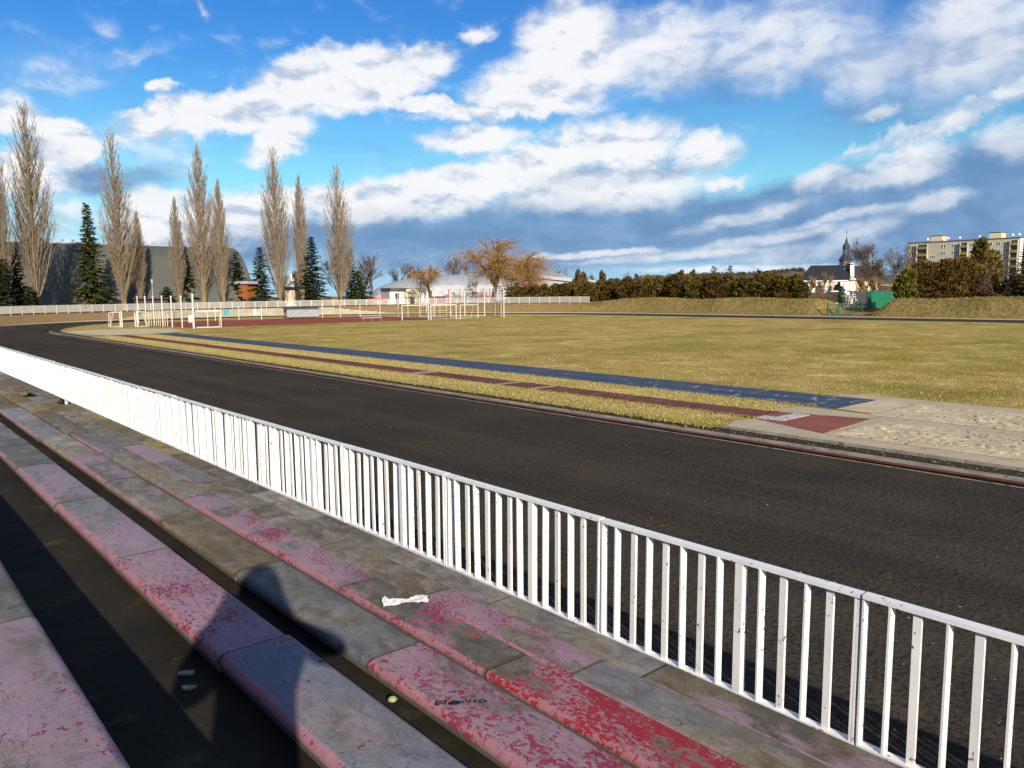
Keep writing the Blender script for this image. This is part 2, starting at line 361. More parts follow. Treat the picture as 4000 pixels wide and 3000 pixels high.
worn('green_tarp', (.012, .175, .085), (.01, .15, .072), .6, .7, dirt=(.01, .09, .05), dthr=.6)
worn('clay', (.27, .085, .035), (.34, .12, .055), 1, .95)
worn('brown_wood', (.12, .068, .045), (.075, .045, .032), 2.4, .85, dirt=(.2, .13, .09), dthr=.62)
worn('red_frame', (.50, .07, .05), (.4, .05, .04), 4, .6)
worn('dark_red', (.16, .02, .02), (.11, .016, .018), 3, .7)
worn('orange_wall', (.30, .10, .035), (.24, .08, .03), 2, .9)
worn('lamp_metal', (.3, .31, .32), (.22, .23, .24), 5, .5, metal=.4)
worn('black', (.018, .018, .02), (.03, .03, .032), 5, .5)
worn('blue_panel', (.03, .09, .28), (.05, .13, .34), 4, .4)
worn('rubble', (.60, .5, .33), (.42, .34, .22), 3, .95)
worn('lichen', (.36, .40, .25), (.22, .26, .16), 30, .95, .5, 80, .004)
worn('ink', (.012, .014, .04), (.02, .02, .05), 40, .6)
worn('cyan_spray', (.02, .46, .62), (.03, .55, .70), 3, .7)
worn('white_spray', (.72, .70, .68), (.62, .60, .58), 3, .7)
worn('grey_spray', (.19, .18, .18), (.25, .24, .23), 3, .7)
worn('red_spray', (.42, .02, .03), (.5, .06, .07), 20, .7)
worn('asphalt', (.10, .095, .09), (.14, .13, .12), 1.5, .9)
worn('jacket', (.02, .022, .03), (.03, .03, .04), 6, .85)
worn('skin', (.5, .3, .22), (.45, .26, .19), 8, .6)
worn('jeans', (.03, .045, .09), (.045, .06, .11), 8, .85)
worn('hair', (.03, .02, .014), (.05, .03, .02), 10, .6)
def bark(name, c1, c2, sc_=2.0, rnd=0.0):
    def fn(g):
        p = g.pos(); n = g.noise(p, sc_, 6, .65, stretch=(1, 1, .3)); c = g.mix(g.ss(n, .3, .7), c1, c2)
        Nn(g, g.bump(n, .5, .05)); C(g, c)
    M[name] = material(name, fn, .9, spec=.1)
bark('poplar_bark', (.15, .105, .06), (.26, .19, .115))
def twig(name, cols):
    def fn(g): C(g, g.ramp(g.island(), [(i/(len(cols)-1), c) for i, c in enumerate(cols)]))
    M[name] = material(name, fn, .85, spec=.0)
twig('poplar_twig', [(.18, .142, .10), (.24, .19, .135), (.30, .24, .17), (.20, .168, .138), (.27, .21, .14)])
twig('grey_twig', [(.085, .062, .048), (.13, .095, .075), (.17, .13, .105), (.105, .078, .058)])
bark('grey_bark', (.09, .07, .055), (.16, .125, .095))
bark('willow_bark', (.055, .035, .02), (.16, .10, .05))
twig('willow_strand', [(.27, .15, .05), (.39, .225, .075), (.48, .30, .115), (.33, .185, .065), (.22, .125, .05)])
def leafy(name, cols, rnd=.3):
    def fn(g):
        i = g.math('FRACT', g.math('ADD', g.island(), g.math('MULTIPLY', g.rnd(), .37))); n = g.noise(g.pos(), .9, 4, .6)
        f = g.math('ADD', g.math('MULTIPLY', i, .45), g.math('MULTIPLY', g.lin(n, .3, .7), .55), clamp=True)
        C(g, g.ramp(f, [(k/(len(cols)-1), c) for k, c in enumerate(cols)]))
    M[name] = material(name, fn, .9, spec=.0)
leafy('spruce_needle', [(.022, .034, .012), (.042, .055, .016), (.075, .082, .02), (.115, .105, .026)])
leafy('spruce_blue', [(.016, .026, .016), (.028, .04, .02), (.045, .058, .024), (.06, .07, .024)])
leafy('thuja_leaf', [(.026, .034, .012), (.062, .060, .018), (.125, .094, .025), (.185, .118, .032), (.21, .145, .042)])
leafy('thuja_brown', [(.024, .030, .011), (.052, .045, .015), (.10, .062, .02), (.15, .085, .028), (.19, .112, .036)])
leafy('thuja_yellow', [(.03, .045, .012), (.08, .09, .018), (.16, .15, .03), (.19, .17, .035)])
leafy('topiary_leaf', [(.012, .03, .014), (.02, .045, .02), (.03, .058, .024)])
leafy('dry_shrub', [(.13, .085, .05), (.2, .12, .06), (.26, .16, .08), (.18, .12, .08)])
leafy('hill_tree', [(.06, .06, .05), (.09, .08, .065), (.12, .105, .08), (.08, .085, .06)])
def hill(g):
    p = g.pos(); n = g.noise(p, .012, 6, .6); C(g, g.ramp(n, [(.3, (.06, .065, .06)), (.5, (.15, .13, .08)), (.62, (.09, .075, .06)), (.75, (.21, .17, .10))]))
M['hill'] = material('hill', hill, .95, spec=.05)
def bagmat(g):
    g.b.inputs['Transmission Weight'].default_value = .35; g.b.inputs['IOR'].default_value = 1.2
    C(g, g.mix(g.noise(g.pos(), 40, 3), (.62, .65, .72), (.86, .88, .92))); Nn(g, g.bump(g.noise(g.pos(), 90, 4, .6), .6, .004))
M['clear_plastic'] = material('clear_plastic', bagmat, .18, spec=.6)
def netmat(name, col):
    M[name] = material(name, None, .8, col)
netmat('green_net', (.03, .05, .035)); netmat('white_net', (.5, .5, .48)); netmat('dark_net', (.08, .075, .06))
# ------------------------------------------------------------------ running track, infield, terrain
CX, CY0, CY1, RI = 51.0, -4.1, 80.3, 36.5
def oval(r, step=2.0):
    n = max(24, int(PI*r/step)); pts = []
    for i in range(n+1):
        a = PI*(1-i/n); pts.append((CX+r*math.cos(a), CY1+r*math.sin(a)))          # far bend, west to east
    m = 42
    for i in range(1, m): pts.append((CX+r, CY1+(CY0-CY1)*i/m))
    for i in range(n+1):
        a = -PI*i/n; pts.append((CX+r*math.cos(a), CY0+r*math.sin(a)))
    for i in range(1, m): pts.append((CX-r, CY0+(CY1-CY0)*i/m))
    return pts
def ring_n(r):        # same point count for every radius
    n = 90; pts = []
    for i in range(n+1):
        a = PI*(1-i/n); pts.append((CX+r*math.cos(a), CY1+r*math.sin(a)))
    for i in range(1, 60): pts.append((CX+r, CY1+(CY0-CY1)*i/60))
    for i in range(n+1):
        a = -PI*i/n; pts.append((CX+r*math.cos(a), CY0+r*math.sin(a)))
    for i in range(1, 60): pts.append((CX-r, CY0+(CY1-CY0)*i/60))
    return pts
def strip(r0, r1, z0, z1=None, name='strip', mat=None, tall=None):
    a = ring_n(r0); b = ring_n(r1); n = len(a); z1 = z0 if z1 is None else z1; mb = MB()
    vs = [(x, y, z0) for x, y in a]+[(x, y, z1) for x, y in b]
    if tall is None:
        mb.add(vs, [(i, (i+1) % n, n+(i+1) % n, n+i) for i in range(n)])
    else:
        vs += [(x, y, tall) for x, y in b]+[(x, y, tall) for x, y in a]
        for q, w in ((0, 1), (1, 2), (3, 0)):
            mb.f += [(q*n+i, q*n+(i+1) % n, w*n+(i+1) % n, w*n+i) for i in range(n)]
        mb.v = vs
    return mb.build(name, mat, fix=True)
def sheet(name, poly, z, mat):
    mb = MB(); mb.add([(x, y, z) for x, y in poly], [tuple(range(len(poly)))])
    o = mb.build(name, mat, fix=False)
    if o.data.polygons[0].normal.z < 0: o.data.flip_normals()
    return tag(o, kind='structure')
def sst(x, a, b):
    t = min(1, max(0, (x-a)/(b-a))) if a != b else float(x >= a); return t*t*(3-2*t)
def bearing(x, y):       # image column of a ground point, used to vary the bank height along the bend
    v = Vector((x, y, 2.5))-EYE; return 2000+FPX*v.dot(CR)/max(.1, v.dot(_f))
RO = 46.1
WALL0, WALL1 = 470, 1285     # columns between which the retaining wall holds the bank
def wall_h(col):
    if col < WALL0: return 0
    h = 1.22*sst(col, 420, 640)
    if col > WALL1: h = max(.16, 1.22-(col-WALL1)/(1525-WALL1)*1.1)
    return h if col < 1530 else 0
def zt(x, y): return 1.12+.5*sst(bearing(x, y), 300, 2300)
def height(x, y, o):
    """ground height a distance o outside the outer track edge"""
    if o <= 0: return -.03
    onbend = y > 78; east = x > CX
    if x < CX-30 and y < 62: return -.03 if o < 26 else -.03            # under the stand
    w_near = sst(y, 62, 84) if x < CX else 1.0
    bk = sst(o, .35, 3.4)*zt(x, y)
    if x < CX or y > 88:
        c = bearing(x, y) if y > 30 else 0; wh = wall_h(c) if y > 100 else 0
        if wh > .05: bk = max(bk, min(zt(x, y), wh-.05)) if o > .5 else bk*0-.03
    e = sst(y, 96, 88) if east else 0.0
    berm = 2.28*sst(o, .9, 4.6)*(1-.75*sst(o, 7.5, 11.5)) + .12*math.sin(x*.21+y*.37)*sst(o, 2, 4)
    gapf = sst(abs(y-48.2), 2.4, 5.4); berm = berm*gapf+(.10*sst(o, .5, 4)+.35*sst(o, 6, 9))*(1-gapf)
    h = bk*(1-e)+berm*e
    return h*w_near-.03*(1-w_near)
rng = random.Random(5)
offs = [-50, -12, -3, -.6, .02, .35, .55, .9, 1.4, 1.9, 2.4, 2.9, 3.4, 3.9, 4.4, 4.9, 5.5, 6.2, 7, 8, 9.2, 10.5, 12, 15, 20, 28, 40, 65, 110, 200, 400, 900, 2200, 6000, 12000]
def dense_ring(r):
    pts = []; n = 330
    for i in range(n+1):
        a = PI*(1-i/n); pts.append((CX+r*math.cos(a), CY1+r*math.sin(a)))
    for i in range(1, 180): pts.append((CX+r, CY1+(CY0-CY1)*i/180))
    for i in range(91):
        a = -PI*i/90; pts.append((CX+r*math.cos(a), CY0+r*math.sin(a)))
    for i in range(1, 90): pts.append((CX-r, CY0+(CY1-CY0)*i/90))
    return pts
rings = []
for o in offs:
    r = max(.5, RO+o)
    ring = []
    for x, y in dense_ring(r):
        h = height(x, y, o)
        if .5 < o < 12 and h > .1: h += rng.gauss(0, .018)
        if o > 400: h = 1.2-(o-400)*.0004
        ring.append((x, y, h))
    rings.append(ring)
n = len(rings[0])
def ring_sheet(name, i0, i1, mat):
    mb = MB()
    for k in range(i0, i1+1): mb.v += rings[k]
    for k in range(i1-i0):
        mb.f += [(k*n+i, k*n+(i+1) % n, (k+1)*n+(i+1) % n, (k+1)*n+i) for i in range(n)]
    if i0 == 0: mb.f.append(tuple(range(n)))
    o = mb.build(name, mat, smooth=True, fix=True)
    if sum(p.normal.z for p in o.data.polygons) < 0: o.data.flip_normals()
    return tag(o, kind='structure')
kb = offs.index(12)
ring_sheet('ground', 0, 4, M['cinder'])
emb = ring_sheet('embankment', 4, kb, M['bank'])
emb.data.materials.append(M['bare_bank'])
mi = []
for p in emb.data.polygons:
    c = p.center; mi.append(1 if (c.y > 96 and bearing(c.x, c.y) < 2280) else 0)
emb.data.polygons.foreach_set('material_index', mi)
ring_sheet('terrain', kb, len(offs)-1, M['bank'])
tag(strip(RI, RO+.25, 0.0, name='running_track', mat=M['cinder']), kind='structure')
inf = sheet('infield', oval(RI-1.22), .035, M['grass'])
tag(strip(RI-1.22, RI-.42, .004, .004, 'cinder_margin', M['cinder']), kind='structure')
tag(strip(RI-.42, RI-.24, -.02, -.02, 'kerb', M['kerb_concrete'], tall=.055), kind='structure')
tag(strip(RI+.02, RI+.15, 0, 0, 'rail_footing', M['kerb_concrete'], tall=.018), kind='structure')
tag(strip(RI-1.25, RI-1.19, 0, 0, 'edging', M['kerb_concrete'], tall=.06), kind='structure')
tag(strip(RO+.02, RO+.30, 0, 0, 'outer_kerb', M['concrete'], tall=.13), kind='structure')
# the red steel rail along the near straight, in welded lengths
ra = thing('track_rail', 'rusty red steel rail bordering the inside of the near running lane', 'rail')
mb = MB(); mb.tube([(14.42, y, .055+.006*math.sin(y*1.7)) for y in np.arange(-6, 78, 1.5)], .030, 8); mb.build('rail_tube', M['red_rail'], ra, smooth=True)
# jumping facilities on the near side of the pitch
def strip_poly(x0, x1, y0, y1): return [(x0, y0), (x1, y0), (x1, y1), (x0, y1)]
sheet('blue_runway', [(20.35, 10.02), (22.85, 10.02), (22.8, 40), (22.6, 72.4), (20.9, 72.4), (20.4, 40)], .043, M['blue_surface'])
sheet('red_runway', [(18.72, 10.75), (18.6, 13.5), (18.5, 71.8), (17.3, 71.8), (17.4, 13.5), (17.28, 10.7)], .047, M['red_runway'])
sheet('red_runway', [(16.5, 8.42), (19.3, 8.62), (18.72, 10.75), (17.28, 10.7)], .047, M['red_flare'])
sheet('concrete_apron', [(15.84, 8.3), (16.5, 8.3), (16.5, 8.45), (17.3, 10.66), (16.6, 10.75), (15.84, 10.5)], .043, M['concrete'])
sheet('concrete_wedge', [(19.3, 8.62), (19.95, 8.62), (20.12, 10.85), (19.1, 11.2), (18.72, 10.75)], .043, M['concrete'])
sheet('pit_surround', [(15.84, -6), (23.75, -6), (23.75, 10.4), (23.4, 11.4), (22.86, 11.3), (22.86, 9.0), (19.9, 8.6), (19.3, 8.6), (16.5, 8.4), (15.84, 8.28)], .039, M['concrete'])
sheet('dirt_patch', [(20.15, 8.75), (22.8, 9.0), (22.8, 10.01), (20.3, 10.01)], .046, M['sand'])
sheet('far_sand_patch', [(15.6, 82), (17, 72), (21.3, 72.6), (25, 76), (25.5, 83), (22, 86), (18, 85.5)], .042, M['sand'])
b1 = MB()
for k, y in enumerate([26.4, 21.0, 19.2]): b1.box((18.0-.1*k, y, .05), (1.22, .5 if k == 0 else .22, .012))
for q in range(3):
    o = MB(); y = [26.4, 21.0, 19.2][q]; o.box((17.98, y, .05), (1.2, .55 if q == 0 else .26, .012))
    tag(o.build('takeoff_board', M['kerb_concrete']), 'grey takeoff board across the red runway, %s' % ['the widest and farthest of three', 'the middle one of three', 'the nearest of the three'][q], 'takeoff board', 'grey takeoff boards across the red runway')
o = MB(); o.box((18.05, 10.12, .053), (1.32, .42, .012)); o.box((17.6, 10.5, .052), (.5, .34, .010))
tag(o.build('takeoff_board', M['white_board']), 'worn white takeoff board at the flared end of the red runway', 'takeoff board')
def sandpit(name, x0, x1, y0, y1, seed):
    r = random.Random(seed); nx = int((x1-x0)/.035); ny = int((y1-y0)/.05)
    X, Y = np.meshgrid(np.linspace(x0, x1, nx+1), np.linspace(y0, y1, ny+1)); Z = np.full_like(X, .066)
    for _ in range(330):
        cx = r.uniform(x0+.3, x1-.3); cy = r.uniform(y0+.3, y1-.25); a = r.uniform(0, PI); L = r.uniform(.05, .13); W = r.uniform(.035, .06); d = r.uniform(.02, .06) if r.random() < .35 else r.uniform(.006, .018)
        u = (X-cx)*math.cos(a)+(Y-cy)*math.sin(a); v = -(X-cx)*math.sin(a)+(Y-cy)*math.cos(a); q = (u/L)**2+(v/W)**2
        Z += -d*np.exp(-q*1.5)+d*.55*np.exp(-(np.sqrt(q)-1.5)**2*3)
    edge = np.minimum(np.minimum(X-x0, x1-X), np.minimum(Y-y0, y1-Y)); k = np.clip(edge/.15, 0, 1); Z = .046*(1-k)+np.maximum(Z, .004)*k
    V = np.stack([X.ravel(), Y.ravel(), Z.ravel()], 1); i = np.arange((nx+1)*ny).reshape(ny, nx+1)[:, :-1].ravel()
    F = np.stack([i, i+1, i+nx+2, i+nx+1], 1); o = np_mesh(name, V, F, M['sand']); tag(o, kind='structure'); return o
sandpit('sand_pit', 16.5, 19.2, -3, 8.35, 1); sandpit('sand_pit', 19.88, 22.82, -3, 8.95, 2)
court = sheet('red_court', [(27.4, 82.6), (63.0, 84.2), (63.0, 107), (27.4, 104.5)], .041, M['red_court'])
# tennis court and path beyond the berm
sheet('tennis_court', [(108, 30), (150, 30), (150, 75), (108, 75)], .62, M['clay'])
sheet('gate_path', [(97.4, 45.8), (106, 45.9), (106, 50.6), (97.4, 50.8)], .125, M['asphalt'])
# distant wooded hills
def hills(name, crest, depth, seed):
    r = random.Random(seed); mb = MB(); pts = []
    for (xa, ya), (xb, yb) in zip(crest, crest[1:]):
        for k in range(8): t = k/8; pts.append((xa+(xb-xa)*t, ya+(yb-ya)*t))
    for px, py in pts:
        a, e = azel(px, py); a = rad(a)
        for q, hh in ((0, -.25), (.25, .45), (.6, .85), (1, 1.0), (1.8, .7)):
            dd = 1900+depth*(q-1); mb.v.append((math.sin(a)*dd, math.cos(a)*dd, 3.2+math.tan(rad(e))*1900*hh+(r.gauss(0, 1.0) if hh > .3 else -25)))
    for i in range(len(pts)-1):
        for k in range(4): mb.f.append((i*5+k, (i+1)*5+k, (i+1)*5+k+1, i*5+k+1))
    return tag(mb.build(name, M['hill'], smooth=True, fix=True), kind='structure')
hills('hills', [(2150, 1125), (2350, 1100), (2500, 1088), (2650, 1080), (2850, 1077), (3000, 1070), (3120, 1060), (3300, 1062), (3500, 1075), (3900, 1085), (4300, 1110)], 700, 3)
# ------------------------------------------------------------------ spectators' terrace, planks, near fence
ROWS = {  # z of the seat surface, centre x
 'A': (2.05, .295), 'B': (1.68, 1.265), 'C': (1.43, 1.975), 'D': (1.13, 2.705), 'E': (.87, 3.385), 'F': (.62, 4.055)}
SW, ST, PL = .33, .072, 1.656
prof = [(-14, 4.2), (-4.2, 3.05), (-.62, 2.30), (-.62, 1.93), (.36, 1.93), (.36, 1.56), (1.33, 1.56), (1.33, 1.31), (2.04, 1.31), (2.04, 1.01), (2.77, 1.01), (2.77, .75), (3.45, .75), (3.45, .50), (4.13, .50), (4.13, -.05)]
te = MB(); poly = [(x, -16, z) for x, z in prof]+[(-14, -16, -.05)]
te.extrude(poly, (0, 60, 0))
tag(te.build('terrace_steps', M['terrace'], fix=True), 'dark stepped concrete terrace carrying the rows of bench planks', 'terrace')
def section(w, t):
    r = .034; rb = .012; pts = []
    for cx, cz, a0, rr in ((-w/2+r, -r, 180, r), (w/2-r, -r, 90, r), (w/2-rb, -t+rb, 0, rb), (-w/2+rb, -t+rb, -90, rb)):
        for k in range(6):
            a = rad(a0-90*k/5); pts.append((cx+rr*math.cos(a), cz+rr*math.sin(a)))
    return pts
def plank_mesh(w, L):
    sec = section(w, ST); mb = MB(); n = len(sec); ys = [(-.5+k/8)*L for k in range(9)]
    for j, y in enumerate(ys):
        k = 1.0
        mb.v += [(x*k, y, -ST/2+(z+ST/2)*k) for x, z in sec]
    for j in range(len(ys)-1):
        mb.f += [(j*n+i, (j+1)*n+i, (j+1)*n+(i+1) % n, j*n+(i+1) % n) for i in range(n)]
    for y, rev in ((-L/2, 1), (L/2, -1)):
        b = len(mb.v); mb.v += [(x, y, z) for x, z in sec]; mb.f.append(tuple(range(b, b+n))[::rev])
    return mb
pm = plank_mesh(SW, PL-.007); pme = None
sup = MB()
for y in (-.42, .42): sup.box((.01, y, -ST-.026), (.20, .8, .05))
supm = None
ORD = ['first', 'second', 'third', 'fourth', 'fifth', 'sixth', 'seventh', 'eighth', 'ninth', 'tenth', 'eleventh', 'twelfth', 'thirteenth', 'fourteenth', 'fifteenth', 'sixteenth', 'seventeenth', 'eighteenth', 'nineteenth', 'twentieth']
RN = {'F': 'fence row', 'E': 'second row from fence', 'D': 'third row from fence', 'C': 'fourth row from fence', 'B': 'fifth row from fence', 'A': 'lower left corner row'}
# look of every plank: (paint, red, moss, blue, words)
LOOK = {
 'A': {-1: (.52, .30, .15, .35, 'pale plank with pink flakes'), 0: (.10, .1, .2, .5, 'plain pale grey plank'), 1: (.3, .1, .1, .6, 'pale lilac plank'), 2: (.1, 0, .2, .4, 'pale grey plank'), 3: (.2, .05, .3, .3, 'worn grey plank')},
 'B': {-2: (.3, .4, .1, .6, 'grey plank with a few red flakes'), -1: (.34, .55, .1, .85, 'blue grey plank with crimson flakes'), 0: (.68, .50, 0, .2, 'lilac pink plank speckled with crimson'), 1: (.5, .18, .05, .7, 'pale lilac plank'), 2: (.42, .05, .1, .8, 'pale blue grey plank'), 3: (.2, .05, .2, .6, 'pale grey plank'), 4: (.2, .05, .2, .5, 'worn grey plank'), 5: (.1, 0, .3, .4, 'grey tan plank'), 6: (.2, 0, .2, .5, 'worn grey plank')},
 'C': {-2: (.6, .7, .1, .1, 'pink plank with crimson flakes'), -1: (.60, .74, .1, .0, 'pink plank with black marker scribble'), 0: (.02, .1, .15, .8, 'bare blue grey plank'), 1: (.16, .0, .35, .25, 'bare brown plank edged in pink'), 2: (.24, .05, .3, .3, 'brown plank with a pink lip'), 3: (.42, .05, .1, .8, 'pale blue plank'), 4: (.1, 0, .4, .2, 'bare tan plank'), 5: (.3, 0, .1, .8, 'blue grey plank'), 6: (.2, 0, .2, .5, 'grey plank'), 7: (.1, 0, .5, .3, 'grey tan plank'), 8: (.1, 0, .5, .3, 'tan plank'), 9: (.1, 0, .4, .3, 'grey plank')},
 'D': {-2: (.7, 1.3, .1, 0, 'red painted plank'), -1: (.52, 1.2, .1, 0, 'bright red plank scuffed grey'), 0: (.36, .78, .1, .25, 'half bare grey plank edged red'), 1: (.55, .62, .05, .25, 'pink plank with deep red edge'), 2: (.56, .42, .05, .6, 'lilac plank with crimson flakes'), 3: (.1, 0, .35, .25, 'bare brown plank'), 4: (.14, 0, .3, .3, 'bare brown plank'), 5: (.3, .1, .1, .6, 'bluish plank'), 6: (.02, 0, .25, .1, 'dark bare plank'), 7: (.1, 0, .35, .3, 'grey brown plank'), 8: (.1, 0, .8, .1, 'tan plank'), 9: (.05, 0, 1.0, 0, 'ochre plank'), 10: (.05, 0, 1.0, 0, 'ochre plank'), 11: (.05, 0, .6, .1, 'tan plank')},
 'E': {-2: (.1, .1, .2, .5, 'grey plank'), -1: (.25, .3, .25, .5, 'grey plank with few pink traces'), 0: (.55, .72, .2, .15, 'pink plank with crimson flakes and bald patches'), 1: (.0, 0, .3, .1, 'bare grey brown plank'), 2: (.04, 0, .35, .05, 'bare dark brown plank'), 3: (.12, 0, .3, .2, 'bare brown plank'), 4: (.3, .1, .05, .8, 'blue grey plank'), 5: (.62, .12, .0, .6, 'purple tinted plank'), 6: (.2, 0, .1, .7, 'blue grey plank'), 7: (.02, 0, .3, .15, 'dark grey plank'), 8: (.0, 0, .5, .1, 'dark tan plank'), 9: (0, 0, 1, 0, 'ochre plank'), 10: (0, 0, .3, .5, 'pale grey plank'), 12: (0, 0, .6, .3, 'tan grey plank'), 13: (0, 0, .6, .4, 'grey plank'), 14: (0, 0, .5, .4, 'grey plank'), 15: (0, 0, .5, .4, 'grey plank')},
 'F': {-2: (.16, .2, .5, .2, 'grey mossy plank with pink traces'), -1: (.38, .3, .35, .3, 'brown plank with a purple pink end'), 0: (.02, .1, .25, .3, 'dark bare grey plank'), 1: (.16, .25, .2, .2, 'light grey plank with a pink end'), 2: (.12, .2, .2, .15, 'grey brown plank'), 3: (0, 0, .3, .1, 'bare dark plank'), 4: (.04, 0, .4, .1, 'bare brown plank'), 5: (0, 0, .3, .2, 'bare grey plank'), 6: (0, 0, .9, 0, 'ochre stained plank'), 7: (0, 0, .9, 0, 'yellowish plank'), 8: (0, 0, .9, 0, 'yellowish plank'), 9: (0, 0, 1, 0, 'ochre plank'), 10: (0, 0, 1, 0, 'ochre plank'), 12: (0, 0, .7, .3, 'tan grey plank'), 13: (0, 0, .5, .5, 'pale grey plank'), 14: (0, 0, .7, .3, 'tan grey plank'), 15: (0, 0, .5, .4, 'grey plank'), 16: (0, 0, .5, .4, 'grey plank'), 17: (0, 0, .5, .4, 'grey plank'), 18: (0, 0, .5, .4, 'grey plank')}}
rng = random.Random(11); PLK = {}
for row, (zz, xc) in ROWS.items():
    for idx, (k, (pa, re, mo, bl, words)) in enumerate(sorted(LOOK[row].items())):
        y = 3.2+PL*(k+.5)+rng.uniform(-.008, .008)
        if pme is None: o = pm.build('bench_plank', M['plank'], smooth=True); pme = o.data
        else: o = bpy.data.objects.new('bench_plank', pme); COL.objects.link(o)
        o.location = (xc+rng.uniform(-.006, .006), y, zz+rng.uniform(-.004, .004)); o.rotation_euler = (rng.uniform(-.002, .002), rng.uniform(-.006, .006), rng.uniform(-.003, .003))
        o['paint'] = pa; o['red'] = float(re); o['moss'] = float(mo); o['blue'] = float(bl)
        tag(o, '%s, %s from near end, %s' % (words, ORD[idx], RN[row]), 'bench plank', 'worn bench planks on the terrace')
        if supm is None: s = sup.build('support_block', M['plinth'], o); supm = s.data
        else: s = bpy.data.objects.new('support_block', supm); COL.objects.link(s); s.parent = o
        PLK[row, k] = o
def stroke(mb, pts, w, z=0.0, basis=None, cap=6):
    """flat ribbon along pts (2-D) with round ends; basis = (origin, ex, ey, en)"""
    O, ex, ey, en = basis
    P = [Vector(p) for p in pts]
    def W(p, h=z): return O+ex*p[0]+ey*p[1]+en*h
    L = []; R = []
    for i, p in enumerate(P):
        d = (P[min(i+1, len(P)-1)]-P[max(i-1, 0)]); d = d.normalized() if d.length > 1e-9 else Vector((1, 0)); nn = Vector((-d.y, d.x))
        L.append(p+nn*w/2); R.append(p-nn*w/2)
    n = len(P); b = len(mb.v)
    mb.v += [tuple(W(p)) for p in L]+[tuple(W(p)) for p in R]
    mb.f += [(b+i, b+i+1, b+n+i+1, b+n+i) for i in range(n-1)]
    for c, q in ((0, P[0]), (1, P[-1])):
        ring = [q+Vector((math.cos(2*PI*k/10), math.sin(2*PI*k/10)))*w/2 for k in range(10)]; b = len(mb.v)
        mb.v += [tuple(W(p, z+.0003*(c+1))) for p in ring]; mb.f.append(tuple(range(b, b+10)))
def arc(cx, cy, rx, ry, a0, a1, n=14): return [(cx+rx*math.cos(rad(a0+(a1-a0)*i/n)), cy+ry*math.sin(rad(a0+(a1-a0)*i/n))) for i in range(n+1)]
# black marker scribble on the pink plank: [m] (blob) = V + O, small vv above
host = PLK['C', -1]; hx, hy, hz = host.location
A0 = on_plane(1702, 2752, 1.4325); A1 = on_plane(1900, 2745, 1.4325); A2 = on_plane(1765, 2705, 1.4325)
ex = (A1-A0); Lw = ex.length; ex.normalize(); en = Vector((0, 0, 1)); ey = en.cross(ex)
bas = (A0-Vector((hx, hy, hz)), ex, ey, en); mb = MB(); s = Lw
def mk(pts, w=.008): stroke(mb, [(p[0]*s, p[1]*s) for p in pts], w, .0022, bas)
mk([(.01, .10), (.0, -.03)]); mk([(.01, .10), (.20, .12)]); mk([(.20, .12), (.19, .02), (.15, .0), (.14, .04), (.10, .01), (.07, .05), (.05, -.04)]); mk([(0, -.03), (.05, -.03)])
mk([(.31, .01), (.36, .06), (.42, .04)], .03); mk([(.30, .0), (.43, .0)], .022)
mk([(.49, .06), (.55, .06)], .005); mk([(.49, .02), (.55, .02)], .005); mk([(.60, .10), (.645, .01), (.69, .10)]); mk([(.74, .05), (.81, .06)], .006); mk([(.775, .09), (.775, .02)], .006)
mk(arc(.93, .05, .065, .05, 0, 360, 18), .009)
q = (A2-A0); qx, qy = q.dot(ex)/s, q.dot(ey)/s
mk([(qx-.06, qy+.02), (qx-.03, qy-.02), (qx-.005, qy+.03), (qx+.02, qy-.02), (qx+.05, qy+.03), (qx+.06, qy-.01)], .006)
mb.build('marker_scribble', M['ink'], host, fix=False)
host = PLK['D', 0]; hx, hy, hz = host.location
B0 = on_plane(1755, 2425, 1.1325); B1 = on_plane(1872, 2490, 1.1325); ex = (B1-B0).normalized(); ey = en.cross(ex); s = (B1-B0).length; bas = (B0-Vector((hx, hy, hz)), ex, ey, en); mb = MB()
mk([(.0, .06), (.1, .0), (.04, -.04)], .014); mk([(.1, .03), (.2, .05)], .014); mk([(.5, .10), (.6, .03), (.7, .10)], .013); mk([(.6, .03), (.6, -.10)], .013); mk([(1.0, .08), (.88, .09), (.87, .02), (.98, .0), (.98, -.08), (.84, -.08)], .013)
mb.build('red_scribble', M['red_spray'], host)
# crumpled clear plastic bag
def crumpled_bag():
    r = random.Random(4); bm = bmesh.new(); bmesh.ops.create_grid(bm, x_segments=70, y_segments=26, size=1.0)
    from mathutils import noise as mn
    for v in bm.verts:
        x, y = v.co.x, v.co.y; w = .030+.052*abs(x)**1.2; e = 1-.3*abs(math.sin(4*x+1)); P_ = Vector((x*1.7, y*1.1, 1.7))
        n1 = mn.ridged_multi_fractal(P_*1.3, 1.0, 2.1, 4, 1.0, 2.0); n2 = mn.noise(P_*3.1)
        v.co = Vector((x*.148+.016*mn.noise(P_*2.2), y*w*e+.016*math.sin(3*x)+.012*mn.noise(P_*2.7+Vector((5, 0, 0))), .004+.058*abs(1-y*y)*min(1.3, .36*n1)*(.35+.9*abs(x))+.006*n2))
        v.co.z = max(.0015, v.co.z)
    me = bpy.data.meshes.new('plastic_bag'); bm.to_mesh(me); bm.free(); me.materials.append(M['clear_plastic'])
    o = bpy.data.objects.new('plastic_bag', me); COL.objects.link(o); sm = o.modifiers.new('thick', 'SOLIDIFY'); sm.thickness = .0008; return o
bag = crumpled_bag(); bag.location = on_plane(1583, 2350, 1.136); bag.rotation_euler = (0, 0, YAW*-1+.12)
tag(bag, 'crumpled clear plastic bag lying on the red and grey plank', 'plastic bag')
